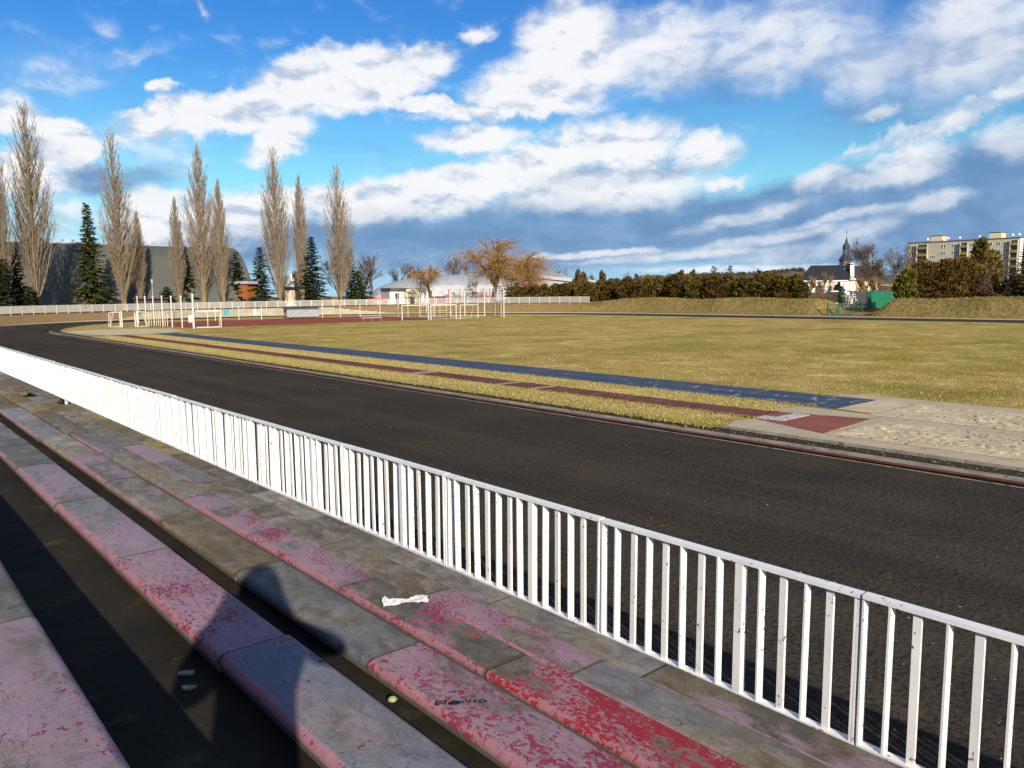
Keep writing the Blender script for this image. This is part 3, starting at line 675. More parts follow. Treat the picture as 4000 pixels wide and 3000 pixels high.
def chip(px, py, z, w, h, label):
    r = random.Random(px); p = on_plane(px, py, z); mb = MB(); poly = [(w*(1+.22*math.sin(3*a+px)+r.uniform(-.12, .12))*math.cos(a), h*(1+.2*math.cos(2*a)+r.uniform(-.12, .12))*math.sin(a)) for a in [2*PI*k/16 for k in range(16)]]
    mb.prism(poly, 0, .009); o = mb.build('lichen_flake', M['lichen'], loc=p, fix=True); o.rotation_euler = (0, 0, -YAW); tag(o, label, 'lichen flake', 'pale lichen flakes on the dark step')
chip(733, 2632, 1.564, .032, .02, 'pale green lichen flake on the dark step, upper and brighter of two')
chip(735, 2690, 1.564, .03, .018, 'pale green lichen flake on the dark step, lower and duller of two')
p = on_plane(1533, 2738, 1.325); mb = MB(); mb.lathe([(.0, 0), (.02, .002), (.024, .01), (.014, .02), (0, .023)], p, 9); tag(mb.build('pebble', M['lichen'], smooth=True, fix=True), 'small pale pebble lying in the dark gap between two plank rows', 'pebble')
# ------------------------------------------------------------------ near fence
FX, FZ0, FZ1, PITCHF, BS = 4.34, .54, 1.475, 2.03, .153
nf = thing('steel_fence', 'long white steel fence of vertical flat bars between benches and track', 'fence', (FX, 0, 0))
def bar_mesh(deep): 
    mb = MB(); mb.box((0, 0, (FZ0+FZ1)/2), (.062, .013, FZ1-FZ0-.05) if deep else (.022, .044, FZ1-FZ0-.05)); return mb
deepm = flatm = None; infm = None
for i, k in enumerate(range(-2, 17)):
    yp = 2.733+PITCHF*k; pn = bpy.data.objects.new('fence_panel', None); COL.objects.link(pn); pn.parent = nf; pn.location = (rng.uniform(-.006, .006), yp, rng.uniform(-.005, .005)); pn.rotation_euler = (rng.gauss(0, .0012), rng.gauss(0, .005), rng.gauss(0, .002)); pn.empty_display_size = .1
    lo, hi = -.80, PITCHF-.80-.012
    if k == -2:
        t = MB(); t.box((0, (lo+hi)/2, FZ1-.012), (.066, hi-lo, .026)); trm = t.build('top_rail', M['white_paint'], pn).data
        t = MB(); t.box((0, (lo+hi)/2, FZ0+.012), (.064, hi-lo, .024)); brm = t.build('bottom_rail', M['white_paint'], pn).data
        t = MB(); t.box((0, 0, (FZ1-.025)/2), (.06, .056, FZ1-.03)); pom = t.build('post', M['white_paint'], pn).data
        deepm = bar_mesh(True); flatm = bar_mesh(False); dm = fm = None
    else:
        for nm, me in (('top_rail', trm), ('bottom_rail', brm), ('post', pom)):
            c = bpy.data.objects.new(nm, me); COL.objects.link(c); c.parent = pn
    ys = [(j*BS, j % 2 == 1) for j in range(-5, 8) if j not in (0,)]
    ys = [(y, d) for y, d in ys if lo+.01 < y < hi-.02]+[(lo+.012, True), (hi-.012, True)]
    if i < 9:
        for y, d in ys:
            if d:
                if dm is None: c = deepm.build('bar', M['white_paint'], pn); dm = c.data
                else: c = bpy.data.objects.new('bar', dm); COL.objects.link(c); c.parent = pn
            else:
                if fm is None: c = flatm.build('bar', M['white_paint'], pn); fm = c.data
                else: c = bpy.data.objects.new('bar', fm); COL.objects.link(c); c.parent = pn
            c.location = (rng.uniform(-.003, .003), y+rng.uniform(-.006, .006), 0); c.rotation_euler = (rng.gauss(0, .004), rng.gauss(0, .004), rng.gauss(0, .03))
    else:
        if infm is None:
            t = MB()
            for y, d in ys: t.box((0, y, (FZ0+FZ1)/2), (.062, .013, FZ1-FZ0-.05) if d else (.022, .044, FZ1-FZ0-.05))
            infm = t.build('bar_infill', M['white_paint'], pn).data
        else:
            c = bpy.data.objects.new('bar_infill', infm); COL.objects.link(c); c.parent = pn
# ------------------------------------------------------------------ far fence, wall, sports equipment
def bend_pt(a, r): return Vector((CX+r*math.cos(a), CY1+r*math.sin(a), 0))
_cols = [(a, bearing(*bend_pt(a, 49.6)[:2])) for a in np.linspace(PI*1.02, -.2, 900)]
def ang_of(col, r=49.6):
    best = None
    for a in np.linspace(PI*.98, -.15, 2400):
        p = bend_pt(a, r); v = p-EYE
        if v.dot(_f) < 5: continue
        c = bearing(p.x, p.y)
        if best is None or abs(c-col) < best[0]: best = (abs(c-col), a)
    return best[1]
def behind(col, extra, r=49.6):
    p = bend_pt(ang_of(col, r), r); d = Vector((p.x, p.y, 0)); L = d.length; d.normalize(); q = d*(L+extra)
    z = height(q.x, q.y, 8); return Vector((q.x, q.y, z))
rng = random.Random(21)
PH = .96
def fence_panel_mesh(L):
    mb = MB(); mb.box((L/2, 0, PH-.02), (L-.01, .05, .045)); mb.box((L/2, 0, .02), (L-.01, .045, .04)); n = 13
    for j in range(n): mb.box((.06+(L-.12)*j/(n-1), 0, PH/2), (.062, .03, PH-.08))
    return mb
def far_fence(c0, c1, label):
    t = thing('far_fence', label, 'fence'); a0, a1 = ang_of(c0), ang_of(c1); n = max(1, round(abs(a1-a0)*49.6/1.98)); pm_ = po_ = None
    for i in range(n):
        p = bend_pt(a0+(a1-a0)*i/n, 49.6); q = bend_pt(a0+(a1-a0)*(i+1)/n, 49.6); z = height(p.x, p.y, 3.4)+.20
        if pm_ is None:
            o = fence_panel_mesh((q-p).length).build('fence_panel', M['far_white'], t); pm_ = o.data
            mb = MB(); mb.box((0, 0, PH/2-.35), (.085, .07, PH+.62)); s = mb.build('post', M['far_white'], o); po_ = s.data
        else:
            o = bpy.data.objects.new('fence_panel', pm_); COL.objects.link(o); o.parent = t; s = bpy.data.objects.new('post', po_); COL.objects.link(s); s.parent = o
        o.location = (p.x, p.y, z); d = q-p; o.rotation_euler = (rng.uniform(-.01, .01), rng.uniform(-.006, .006), math.atan2(d.y, d.x))
    return t
far_fence(-90, 1601, 'long white bar fence on the bank, left of the narrow gap, below the poplars')
far_fence(1621, 2304, 'shorter white bar fence on the bank, right of the gap, ending at the grass berm')
# retaining wall with graffiti
wl = thing('retaining_wall', 'pale concrete block wall with graffiti holding the bank behind the far bend', 'wall')
mb = MB(); r0, r1 = RO+.31, RO+.62; A = [ang_of(c, r0) for c in range(430, 1532, 9)]; prevh = None
for c, a, b in zip(range(430, 1532, 9), A, A[1:]):
    h = wall_h(c)
    if c > WALL1: h = max(.15, round(h/.155)*.155)
    if h <= .03: continue
    ps = [bend_pt(a, r0), bend_pt(b, r0), bend_pt(b, r1), bend_pt(a, r1)]
    mb.add([(p.x, p.y, -.05) for p in ps]+[(p.x, p.y, h) for p in ps], [(0, 1, 5, 4), (4, 5, 6, 7), (2, 3, 7, 6), (3, 0, 4, 7), (1, 2, 6, 5)])
mb.build('wall_body', M['wall_concrete'], wl, fix=True)
def wall_basis(col, z):
    a = ang_of(col, r0); p = bend_pt(a, r0-.004); n_ = Vector((-math.cos(a), -math.sin(a), 0)); e = Vector((math.sin(a), -math.cos(a), 0))
    return (Vector((p.x, p.y, z)), e, Vector((0, 0, 1)), n_)
def graffiti(name, bas, letters, w, ow, fill, line, extra=()):
    ln = MB(); fl = MB()
    for L in letters: stroke(ln, L, w+2*ow, .0, bas)
    for L in letters: stroke(fl, L, w, .006, bas)
    dk = MB()
    for L, ww in extra: stroke(dk, L, ww, .012, bas)
    o = fl.build(name, M[fill], wl); ln.build('outline', M[line], o)
    if extra: dk.build('letter_shade', M[line], o)
    return o
def Ls(ls, dx): return [[(x+dx, y) for x, y in l] for l in ls]
F_ = [[(0, 0), (0, .9)], [(0, .9), (.5, .92)], [(0, .48), (.4, .48)]]
C_ = [[(.52, .78), (.3, .92), (.08, .75), (.0, .45), (.1, .15), (.32, .0), (.52, .1), (.55, .38), (.34, .40)]]
K_ = [[(0, 0), (0, .92)], [(.5, .95), (.03, .45)], [(.1, .45), (.55, .0)]]
graffiti('cyan_graffiti', wall_basis(877, .10), Ls(F_, 0)+Ls(C_, .74)+Ls(K_, 1.52), .23, .055, 'cyan_spray', 'black')
B_ = [[(0, 0), (0, .85)], [(0, .85), (.35, .8), (.4, .62), (.1, .46)], [(.1, .46), (.45, .4), (.45, .1), (0, 0)], [(.1, .2), (.3, .25)], [(.1, .66), (.25, .66)]]
O_ = [arc(.25, .42, .25, .42, 0, 360, 16), arc(.25, .42, .1, .25, 0, 360, 8)]
N_ = [[(0, 0), (0, .85)], [(0, .8), (.42, .06)], [(.45, 0), (.45, .85)], [(.2, .2), (.22, .6)]]
D_ = [[(0, 0), (0, .85)], [(0, .85), (.45, .78), (.75, .6), (.78, .3), (.5, .08), (0, 0)], [(.25, .25), (.55, .5)], [(.2, .5), (.5, .3)]]
ex_ = [([(.28, .22), (.33, .22)], .09), ([(.26, .64), (.30, .64)], .09), ([(1.12, .35), (1.12, .52)], .09), ([(2.72, .3), (2.80, .38)], .12), ([(.55, -.1), (.62, .3), (.58, .5)], .03), ([(1.45, -.1), (1.5, .5)], .03), ([(2.3, -.1), (2.32, .9)], .03)]
graffiti('white_graffiti', wall_basis(990, .16), Ls(B_, 0)+Ls(O_, .85)+Ls(N_, 1.68)+Ls(D_, 2.5)+[[(3.3, .8), (3.55, .45), (3.4, .1)]], .28, .05, 'white_spray', 'grey_spray', ex_)
mb = MB(); bas = wall_basis(962, .2)
for k in range(7): stroke(mb, [(.1+.09*math.sin(k*2.1), .1*k), (.22+.1*math.cos(k*1.7), .1*k+.09)], .05, 0, bas)
mb.build('scrawl', M['grey_spray'], wl)
mb = MB(); bas = wall_basis(790, 1.02)
for k in range(5): stroke(mb, [(.3*k, 0), (.3*k+.1, .12), (.3*k+.2, .02)], .05, 0, bas)
mb.build('scrawl', M['white_spray'], wl)
# ---- goals
def goal(name, w, h, depth, label, loc, rz, group, post=.10, back='far_white', net=None, mid=False, rounded=False):
    t = thing(name, label, 'goal', loc, rz, group)
    for s in (-1, 1):
        mb = MB(); mb.box((s*w/2, 0, h/2), (post, post, h)); mb.build('goal_post', M['far_white'], t)
    mb = MB(); mb.box((0, 0, h+post/2-.02), (w+post, post, post)); mb.build('crossbar', M['far_white'], t)
    mb = MB(); zt_ = h-.05
    for s in (-1, 1):
        pts = [(s*w/2, post/2, zt_), (s*w/2, depth*.55, zt_-.02), (s*w/2, depth*.72, zt_-.15), (s*w/2, depth, .04), (s*w/2, post/2, .04)] if not rounded else [(s*w/2, .05, zt_), (s*w/2, depth*.8, zt_), (s*w/2, depth*.95, zt_-.12), (s*w/2, depth, .04), (s*w/2, .05, .04)]
        mb.tube(pts, .028, 6)
    mb.tube([(-w/2, depth, .04), (w/2, depth, .04)], .03, 6); mb.tube([(-w/2, depth*.6, zt_-.03), (w/2, depth*.6, zt_-.03)], .022, 6)
    if mid: mb.tube([(0, 0, 0), (0, 0, h)], .04, 6); mb.tube([(-w/2, 0, .03), (w/2, 0, .03)], .035, 6)
    mb.build('back_frame', M[back], t)
    if net:
        nb = MB(); nx = int(w/.16); nz = int(h/.16)
        for k in range(nx+1):
            x = -w/2+w*k/nx; nb.tube([(x, depth*.6, zt_-.03), (x, depth*.97, .05)], .006, 3, False)
        for k in range(nz+1):
            q = k/nz; nb.tube([(-w/2, depth*(.6+.37*q), (zt_-.03)*(1-q)+.05*q), (w/2, depth*(.6+.37*q), (zt_-.03)*(1-q)+.05*q)], .006, 3, False)
        nb.build('net', M[net], t)
    return t
def facing(p, q): d = Vector(q)-Vector(p); return math.atan2(d.y, d.x)
p, q = Vector((27.75, 82.35, .04)), Vector((30.35, 81.95, .04))
goal('handball_goal', 2.65, 1.72, .9, 'white goal frame with a middle bar beside the tall corner post of the red court', (p+q)/2, facing(p, q), 'small goals', post=.085, mid=True)
for (pa, pb), lab in zip((((54.4, 84.45), (58.3, 83.95)), ((58.5, 83.9), (62.4, 83.4))), ('white goal with dark green net, left of the two joined goals on the red court', 'white goal with yellow back bars, right of the two joined goals on the red court')):
    p, q = Vector((*pa, .04)), Vector((*pb, .04)); g_ = goal('football_goal', (q-p).length-.15, 1.88, 1.35, lab, (p+q)/2, facing(p, q), 'small goals', post=.10, back='yellow_white' if 'yellow' in lab else 'green_paint', net='green_net')
p, q = Vector((62.9, 83.3, .04)), Vector((66.9, 84.4, .04))
goal('football_goal', 4.0, 1.85, 1.2, 'white goal turned slightly away, between the joined goals and the tall cage', (p+q)/2, facing(p, q), 'small goals', post=.085)
for k, (px0, lab) in enumerate(((474, 'white round backed goal by the far bend, left of two placed face to face'), (533, 'white round backed goal by the far bend, right of two placed face to face'))):
    c = on_plane(px0, 1277.5-k*.8, 0.03); g_ = goal('football_goal', 2.0, 1.68, 1.15, lab, (c.x, c.y, .03), -YAW+(PI/2 if k == 0 else -PI/2)+.55, 'small goals', post=.10, rounded=True, net='white_net')
# ---- posts round the red court
def post_thing(loc, h, r, label, group, cap=True, mat='far_white'):
    t = thing('steel_post', label, 'post', loc, 0, group); mb = MB(); mb.tube([(0, 0, -.05), (0, 0, h)], r, 8); mb.build('pole', M[mat], t)
    if cap: mb = MB(); mb.lathe([(r*1.5, h-.12), (r*1.55, h), (r*.8, h+.06), (0, h+.07)], n=8); mb.build('cap', M[mat], t)
    return t
tall = [(541.5, 1266), (572, 1269), (603, 1271.5), (637.5, 1275), (673.7, 1279), (712.6, 1280.5), (758, 1283.5)]
for i, (px, py) in enumerate(tall):
    p = on_plane(px, py, .04); h = 3.3 if i < 6 else 3.55
    post_thing(p, h, .062 if i < 6 else .085, ('%s tall white post from the left along the left side of the red court' % ORD[i]) if i < 6 else 'thickest tall white post, at the near corner of the red court', 'tall white posts along the left of the red court', i < 6)
net_t = thing('ball_net_cable', 'thin grey cables strung between the tall white posts left of the red court', 'cable'); mb = MB()
P7 = [on_plane(*q, .04) for q in tall]
for a, b in zip(P7, P7[1:]):
    for z in (3.25, 1.85): mb.tube([(a.x+(b.x-a.x)*k/6, a.y+(b.y-a.y)*k/6, z-.18*math.sin(PI*k/6)*(1.4 if z < 2 else .25)) for k in range(7)], .014, 4, False)
mb.build('cable', M['lamp_metal'], net_t)
for i, px in enumerate([584, 592, 612, 620, 627, 646, 655, 683]):
    p = on_plane(px, 1270+(px-584)*.062, .04); post_thing(p, 1.75, .032, '%s slim yellowish post from the left, standing among the tall white posts' % ORD[i], 'slim yellowish posts left of the red court', False, 'yellow_white')
for i, (px, py, h) in enumerate([(842, 1254, 1.8), (934, 1250, 1.85), (1022, 1248.5, 1.9), (1260, 1241, 1.95), (1330, 1239, 1.95), (1407, 1237.5, 1.95), (1485, 1236, 1.95)]):
    p = on_plane(px, py, .03); post_thing(p, h+.05, .055, '%s white post from the left in front of the graffiti wall' % ORD[i], 'white posts in front of the wall', False)
for i, (px, py, h) in enumerate([(1556, 1237, 3.5), (1594, 1238, 3.4), (1640, 1238, 3.45), (1698, 1239, 3.4)]):
    p = on_plane(px, py, .03); post_thing(p, h, .05, '%s tall thin white post from the left behind the joined goals' % ORD[i], 'tall thin posts behind the joined goals', False)
gr = thing('climbing_frame', 'low pale yellow and white bar frame behind the joined goals', 'bar frame'); mb = MB(); a = on_plane(1640, 1237.5, .03); b = on_plane(1745, 1236.5, .03)
for k in range(5):
    x = a.lerp(b, k/4); mb.tube([x, x+Vector((0, 0, 1.9))], .035, 6)
mb.build('upright', M['yellow_white'], gr); mb = MB()
for z in (.08, .9, 1.45, 1.88): mb.tube([a+Vector((0, 0, z)), b+Vector((0, 0, z))], .03, 6)
mb.build('cross_rail', M['far_white'], gr)
rl = thing('low_rail', 'low white rail frame between two posts right of the dugout', 'rail'); a = on_plane(1330, 1238, .03); b = on_plane(1485, 1235, .03); mb = MB(); c_ = a.lerp(b, .5)
mb.tube([c_+Vector((0, 0, .08)), b+Vector((0, 0, .08))], .03, 6); mb.tube([c_+Vector((0, 0, .08)), c_+Vector((0, 0, .02))], .03, 6); mb.build('rail_bar', M['far_white'], rl)
# ---- long low bench
a, b = on_plane(1414, 1257, .04), on_plane(1489, 1254.5, .04); bn = thing('low_bench', 'low grey metal bench standing at the near edge of the red court', 'bench', (a+b)/2, facing(a, b)); L = (b-a).length
mb = MB(); mb.box((0, 0, .47), (L+.1, .28, .05)); mb.build('seat', M['far_white'], bn)
for s in (-.46, 0, .46):
    mb = MB(); mb.bar((s*L, -.1, .45), (s*L+.08, -.16, 0), .05); mb.bar((s*L, .1, .45), (s*L+.08, .16, 0), .05); mb.build('leg', M['lamp_metal'], bn)
# ---- white box
p = on_plane(746, 1261, .03); bx = thing('metal_cabinet', 'small white metal cabinet on the red court behind the tall corner post', 'cabinet', p, -YAW+.2)
mb = MB(); mb.box((0, 0, .5), (.48, .35, .9)); mb.build('cabinet_body', M['far_white'], bx); mb = MB(); mb.box((0, -.185, .5), (.40, .012, .8)); mb.build('door', M['far_white'], bx); mb = MB(); mb.box((0, 0, .965), (.54, .42, .03)); mb.build('lid', M['grey_sheet'], bx)
# ---- dugout
a = on_plane(1122, 1246, .03); b = on_plane(1246, 1243, .03); dv = (b-a); L = dv.length; du = thing('team_dugout', 'grey sheet metal team dugout with overhanging roof in front of the wall', 'dugout', a, facing(a, b)); D = 1.55; H0, H1 = 1.36, 1.42
mb = MB(); mb.box((L/2, 0, .78), (L, .03, 1.02))
for k in range(6): mb.box((L*k/5, -.022, .78), (.035, .012, 1.04))
mb.box((L/2, -.022, .84), (L, .012, .03)); mb.build('back_panel', M['grey_sheet'], du)
mb = MB(); mb.add([(-.002, 0, .55), (-.002, D, .62), (-.002, D, H1+.12), (-.002, 0, H0-.06), (.03, 0, .55), (.03, D, .62), (.03, D, H1+.12), (.03, 0, H0-.06)], [(0, 1, 2, 3), (7, 6, 5, 4), (0, 4, 5, 1), (1, 5, 6, 2), (2, 6, 7, 3), (3, 7, 4, 0)]); mb.build('side_panel', M['grey_sheet'], du, fix=True)
mb = MB(); mb.add([(-.35, -.22, H0-.02), (L+.12, -.22, H0-.02), (L+.12, D+.35, H1+.25), (-.35, D+.35, H1+.25), (-.35, -.22, H0+.03), (L+.12, -.22, H0+.03), (L+.12, D+.35, H1+.30), (-.35, D+.35, H1+.30)], [(3, 2, 1, 0), (4, 5, 6, 7), (0, 1, 5, 4), (1, 2, 6, 5), (2, 3, 7, 6), (3, 0, 4, 7)]); mb.build('roof', M['dark_sheet'], du, fix=True)
mb = MB()
for x in (.04, L*.3, L*.62, L-.05): mb.box((x, .04, .14), (.07, .06, .28)); mb.box((x, D-.05, .3), (.05, .05, .6))
mb.bar((.02, 0, .3), (.02, D, .3), .05); mb.bar((.02, 0, .05), (.02, D, .5), .05); mb.bar((.02, D*.5, .05), (.02, D*.5, .6), .05); mb.build('leg_frame', M['dark_sheet'], du)
mb = MB(); mb.box((L/2, D*.35, .42), (L-.1, .3, .04)); mb.build('bench_seat', M['brown_wood'], du)
# ---- tall cage at the right end of the court
cg = thing('throwing_cage', 'tall white tube cage with netting and bent tops right of the goals', 'cage')
base = [on_plane(1760, 1236.5, .03), on_plane(1816, 1236, .03), on_plane(1893, 1235.5, .03), on_plane(1934, 1235, .03), on_plane(1958, 1237.5, .03), on_plane(1968.5, 1240, .03)]
tops = []; CH = 3.75
cen = on_plane(1850, 1246, .03)
for i, p in enumerate(base):
    inn = (Vector((cen.x, cen.y, 0))-Vector((p.x, p.y, 0))).normalized()*(.55 if i > 2 else .4); k1 = p+Vector((0, 0, CH)); k2 = k1+inn+Vector((0, 0, .45)); tops.append((k1, k2))
    mb = MB(); mb.tube([p, k1, k2], .07, 8); mb.build('cage_post', M['far_white'], cg, smooth=False)
mb = MB()
for (a1, a2), (b1, b2) in zip(tops, tops[1:]): mb.tube([a2, b2], .045, 6); mb.tube([a1, b1], .045, 6)
for p, q in zip(base, base[1:]): mb.tube([p+Vector((0, 0, 2.25)), q+Vector((0, 0, 2.25))], .035, 6)
mb.tube([base[0]+Vector((0, 0, .1)), base[2]+Vector((0, 0, .1))], .035, 6); mb.build('cage_rail', M['far_white'], cg)
mb = MB()
for i, (p, q) in enumerate(zip(base, base[1:])):
    L = (q-p).length; nx = max(2, int(L/.22)); z1 = CH
    for k in range(nx+1):
        x = p.lerp(q, k/nx); t2 = tops[i][1].lerp(tops[i+1][1], k/nx); t1 = x+Vector((0, 0, z1)); mb.tube([x+Vector((0, 0, .1)), t1, t2], .007, 3, False)
    for k in range(int(z1/.22)): mb.tube([p+Vector((0, 0, .1+.22*k)), q+Vector((0, 0, .1+.22*k))], .007, 3, False)
mb.build('net', M['dark_net'], cg)
# ---- solar street lamp
p = behind(1833, 9); lp = thing('solar_lamp', 'slim street lamp with a tilted black solar panel in front of the white hangar', 'street lamp', p); top = pt(1830, 1078, (p-EYE).dot(DF)); hh = top.z-p.z
mb = MB(); mb.tube([(0, 0, 0), (0, 0, hh*.5), (0, 0, hh)], [.075, .06, .045], 8); mb.build('pole', M['lamp_metal'], lp)
mb = MB(); mb.bar((-.25, 0, hh+.35), (.28, 0, hh-.25), .9, .05); o = mb.build('solar_panel', M['black'], lp); o.rotation_euler = (0, 0, -YAW)
mb = MB(); mb.bar((0, 0, hh-.75), (-.45, -.3, hh-.68), .14, .07); mb.build('lamp_head', M['black'], lp)
# ---- red and white workout frames behind the fence
def workout(cols, extra, label, kind):
    t = thing('workout_frame', label, 'workout frame', (0, 0, 0), 0, 'red workout frames behind the fence'); P = [behind(c, extra) for c in cols]; hs = [2.75 if i % 2 == 0 else 2.45 for i in range(len(P))]
    for p_, h in zip(P, hs): mb = MB(); mb.tube([p_, p_+Vector((0, 0, h))], .085, 8); mb.build('red_post', M['red_frame'], t)
    mb = MB()
    for (p_, h), (q_, g2) in zip(zip(P, hs), zip(P[1:], hs[1:])):
        mb.tube([p_+Vector((0, 0, min(h, g2)-.1)), q_+Vector((0, 0, min(h, g2)-.1))], .035, 6)
        if kind: mb.tube([p_+Vector((0, 0, 1.4)), q_+Vector((0, 0, 1.4))], .03, 6)
    mb.build('cross_bar', M['far_white'], t)
    if kind: mb = MB(); mb.bar(P[0]+Vector((.1, 0, 2.2)), P[1]+Vector((0, 0, 2.2)), .06, .5); mb.build('board', M['dark_sheet'], t)
workout([1753, 1772, 1796], 7, 'red posted workout frame nearest the red benches, left of the solar lamp', 0); workout([1846, 1862, 1880], 8, 'red posted workout frame with dark board right of the solar lamp', 1); workout([1887, 1899, 1913], 6, 'red posted workout frame farthest right, by the cage posts', 0)
p = behind(1712, 8); q = behind(1739, 8); p0 = behind(1684, 8)
dk = thing('red_shelter', 'low dark red wooden shelter wall behind the fence by the pollard willow', 'shelter', p0, facing(p0, q)); L = (q-p0).length
mb = MB(); mb.box((L/2, 0, .85), (L, .2, 1.3)); mb.build('panel', M['dark_red'], dk); mb = MB(); mb.box((0, .05, 1.3), (.3, .3, 2.6)); mb.build('end_post', M['dark_red'], dk)
rf = thing('red_barrier', 'long low red barrier seen just above the fence left of the hangar', 'barrier'); mb = MB(); cs = [1290+12*k for k in range(20)]
for a, b in zip(cs, cs[1:]):
    a_, b_ = behind(a, 9), behind(b, 9); mb.bar(a_+Vector((0, 0, 1.05)), b_+Vector((0, 0, 1.05)), .08, .5)
mb.build('board', M['red_frame'], rf); mb = MB()
for c in cs[::3]: p = behind(c, 9.1); mb.box((p.x, p.y, p.z+.5), (.1, .1, 1.1))
mb.build('support', M['brown_wood'], rf)
# ------------------------------------------------------------------ buildings
GZ = 1.3
def frame_of(a, b):     # local frame: x along a->b, y away from the viewer, origin a
    a = Vector(a); b = Vector(b); ex = (b-a); ex.z = 0; L = ex.length; ex.normalize(); ey = Vector((-ex.y, ex.x, 0))
    return a, ex, ey, L
# --- big grey barrel hall on the left
a = pt(-700, 1190, 111); a.z = GZ; r1 = pt(890, 1190, 153); r1.z = GZ
ridge_l = pt(0, 943, 130); ridge_r = pt(893, 976, 153)
ex = (ridge_r-ridge_l); ex.z = 0; ex.normalize(); ey = Vector((-ex.y, ex.x, 0)); RH = 12.6-GZ; HW = 14.5
org = ridge_r.copy(); org.z = GZ
hall = thing('sports_hall', 'huge dark grey barrel roofed sports hall behind the poplars', 'sports hall', org, math.atan2(ex.y, ex.x))
sec = []
for k in range(25):
    q = -1+2*k/24; sec.append((q*HW, RH*(1-abs(q)**2.6)))
mb = MB(); LEN = 90
for x in np.linspace(-LEN, 0, 31): mb.v += [(x, y, z) for y, z in sec]
for j in range(30): mb.f += [(j*25+i, (j+1)*25+i, (j+1)*25+i+1, j*25+i+1) for i in range(24)]
mb.build('barrel_roof', M['hall_roof'], hall, smooth=True, fix=True)
mb = MB(); mb.extrude([(0.02, y, z*.995) for y, z in sec], (-.3, 0, 0)); mb.build('gable_wall', M['orange_wall'], hall, fix=True)
mb = MB(); mb.box((-LEN/2-1.2, 0, RH+.10), (LEN-2, 2.6, .26)); mb.build('ridge_band', M['white_roof'], hall)
for k in range(24):
    mb = MB(); x = -2.5-1.62*k; mb.lathe([(.16, RH+.2), (.16, RH+.5), (.28, RH+.53), (.28, RH+.7), (.05, RH+.76)], (x, -.5, 0), 8); mb.build('roof_vent', M['white_roof'], hall)
p = pt(593, 1092, 125); ch = thing('flue_pipe', 'shiny steel flue pipe with a cap in front of the grey hall', 'flue pipe', (p.x, p.y, GZ)); h = p.z-GZ
mb = MB(); mb.tube([(0, 0, 0), (0, 0, h-.4)], .10, 10); mb.build('pipe', M['lamp_metal'], ch, smooth=True); mb = MB(); mb.lathe([(.1, h-.75), (.19, h-.7), (.19, h-.05), (.1, h+.05), (0, h+.06)], n=10); mb.build('cowl', M['white_roof'], ch, smooth=True)
# low dark roofs behind fence, left
a = pt(525, 1179, 121); b = pt(655, 1179, 123); o_, ex, ey, L = frame_of(a, b); sh = thing('low_shed', 'low dark shed with a thin white eave behind the fence by the tall posts', 'shed', (a.x, a.y, GZ), math.atan2(ex.y, ex.x))
mb = MB(); mb.box((L/2, 1.5, .9), (L, 3, 1.6)); mb.build('wall', M['black'], sh); mb = MB(); mb.box((L/2, 1.3, 1.76), (L+.4, 3.8, .12)); mb.build('roof', M['brown_wood'], sh)
# orange brick annex between conifers
a = pt(966, 1160, 140); b = pt(1012, 1160, 143); o_, ex, ey, L = frame_of(a, b); an = thing('brick_annex', 'orange walled annex with white eaves between dark conifers', 'annex', (a.x, a.y, GZ), math.atan2(ex.y, ex.x))
mb = MB(); mb.box((L/2, 4, 2.0), (L, 8, 4.4)); mb.build('wall', M['orange_wall'], an); mb = MB(); mb.box((L/2, 3.8, 4.45), (L+.8, 9, .5)); mb.build('roof', M['white_roof'], an)
# cream house with sign between poplars
a = pt(1112, 1160, 158); b = pt(1210, 1160, 160); o_, ex, ey, L = frame_of(a, b); hs = thing('cream_house', 'cream house with a grey balcony and white sign between two poplars', 'house', (a.x, a.y, GZ), math.atan2(ex.y, ex.x))
top = pt(1140, 1123, 158).z-GZ
mb = MB(); mb.box((L/2, 4, top/2), (L, 8, top)); mb.build('wall', M['cream_plaster'], hs); mb = MB(); mb.box((L/2, 3, top+.25), (L+.3, 9, .35)); mb.box((L/2, 3.4, top+1.4), (L-.4, 7, 2)); mb.build('balcony', M['grey_sheet'], hs)
mb = MB()
for k in range(18): mb.box((L*k/17, -1.45, top+.85), (.06, .05, .9))
mb.box((L/2, -1.45, top+1.32), (L, .06, .06)); mb.build('railing', M['far_white'], hs)
mb = MB(); mb.box((1.95, -1.4, top+2.3), (1.7, .08, 2.0)); sg = mb.build('sign_board', M['white_plaster'], hs); mb = MB(); bas = (Vector((1.55, -1.46, top+1.55)), Vector((1, 0, 0)), Vector((0, 0, 1)), Vector((0, -1, 0)))
for l in [[(.0, 0), (0, 1.4)], [(.75, 1.4), (.05, .65)], [(.2, .75), (.8, 0)]]: stroke(mb, l, .18, 0, bas)
mb.build('sign_letter', M['black'], sg)
mb = MB(); mb.box((2.6, -.02, top-.55), (.28, .05, .28)); mb.build('wall_lamp', M['dark_sheet'], hs)
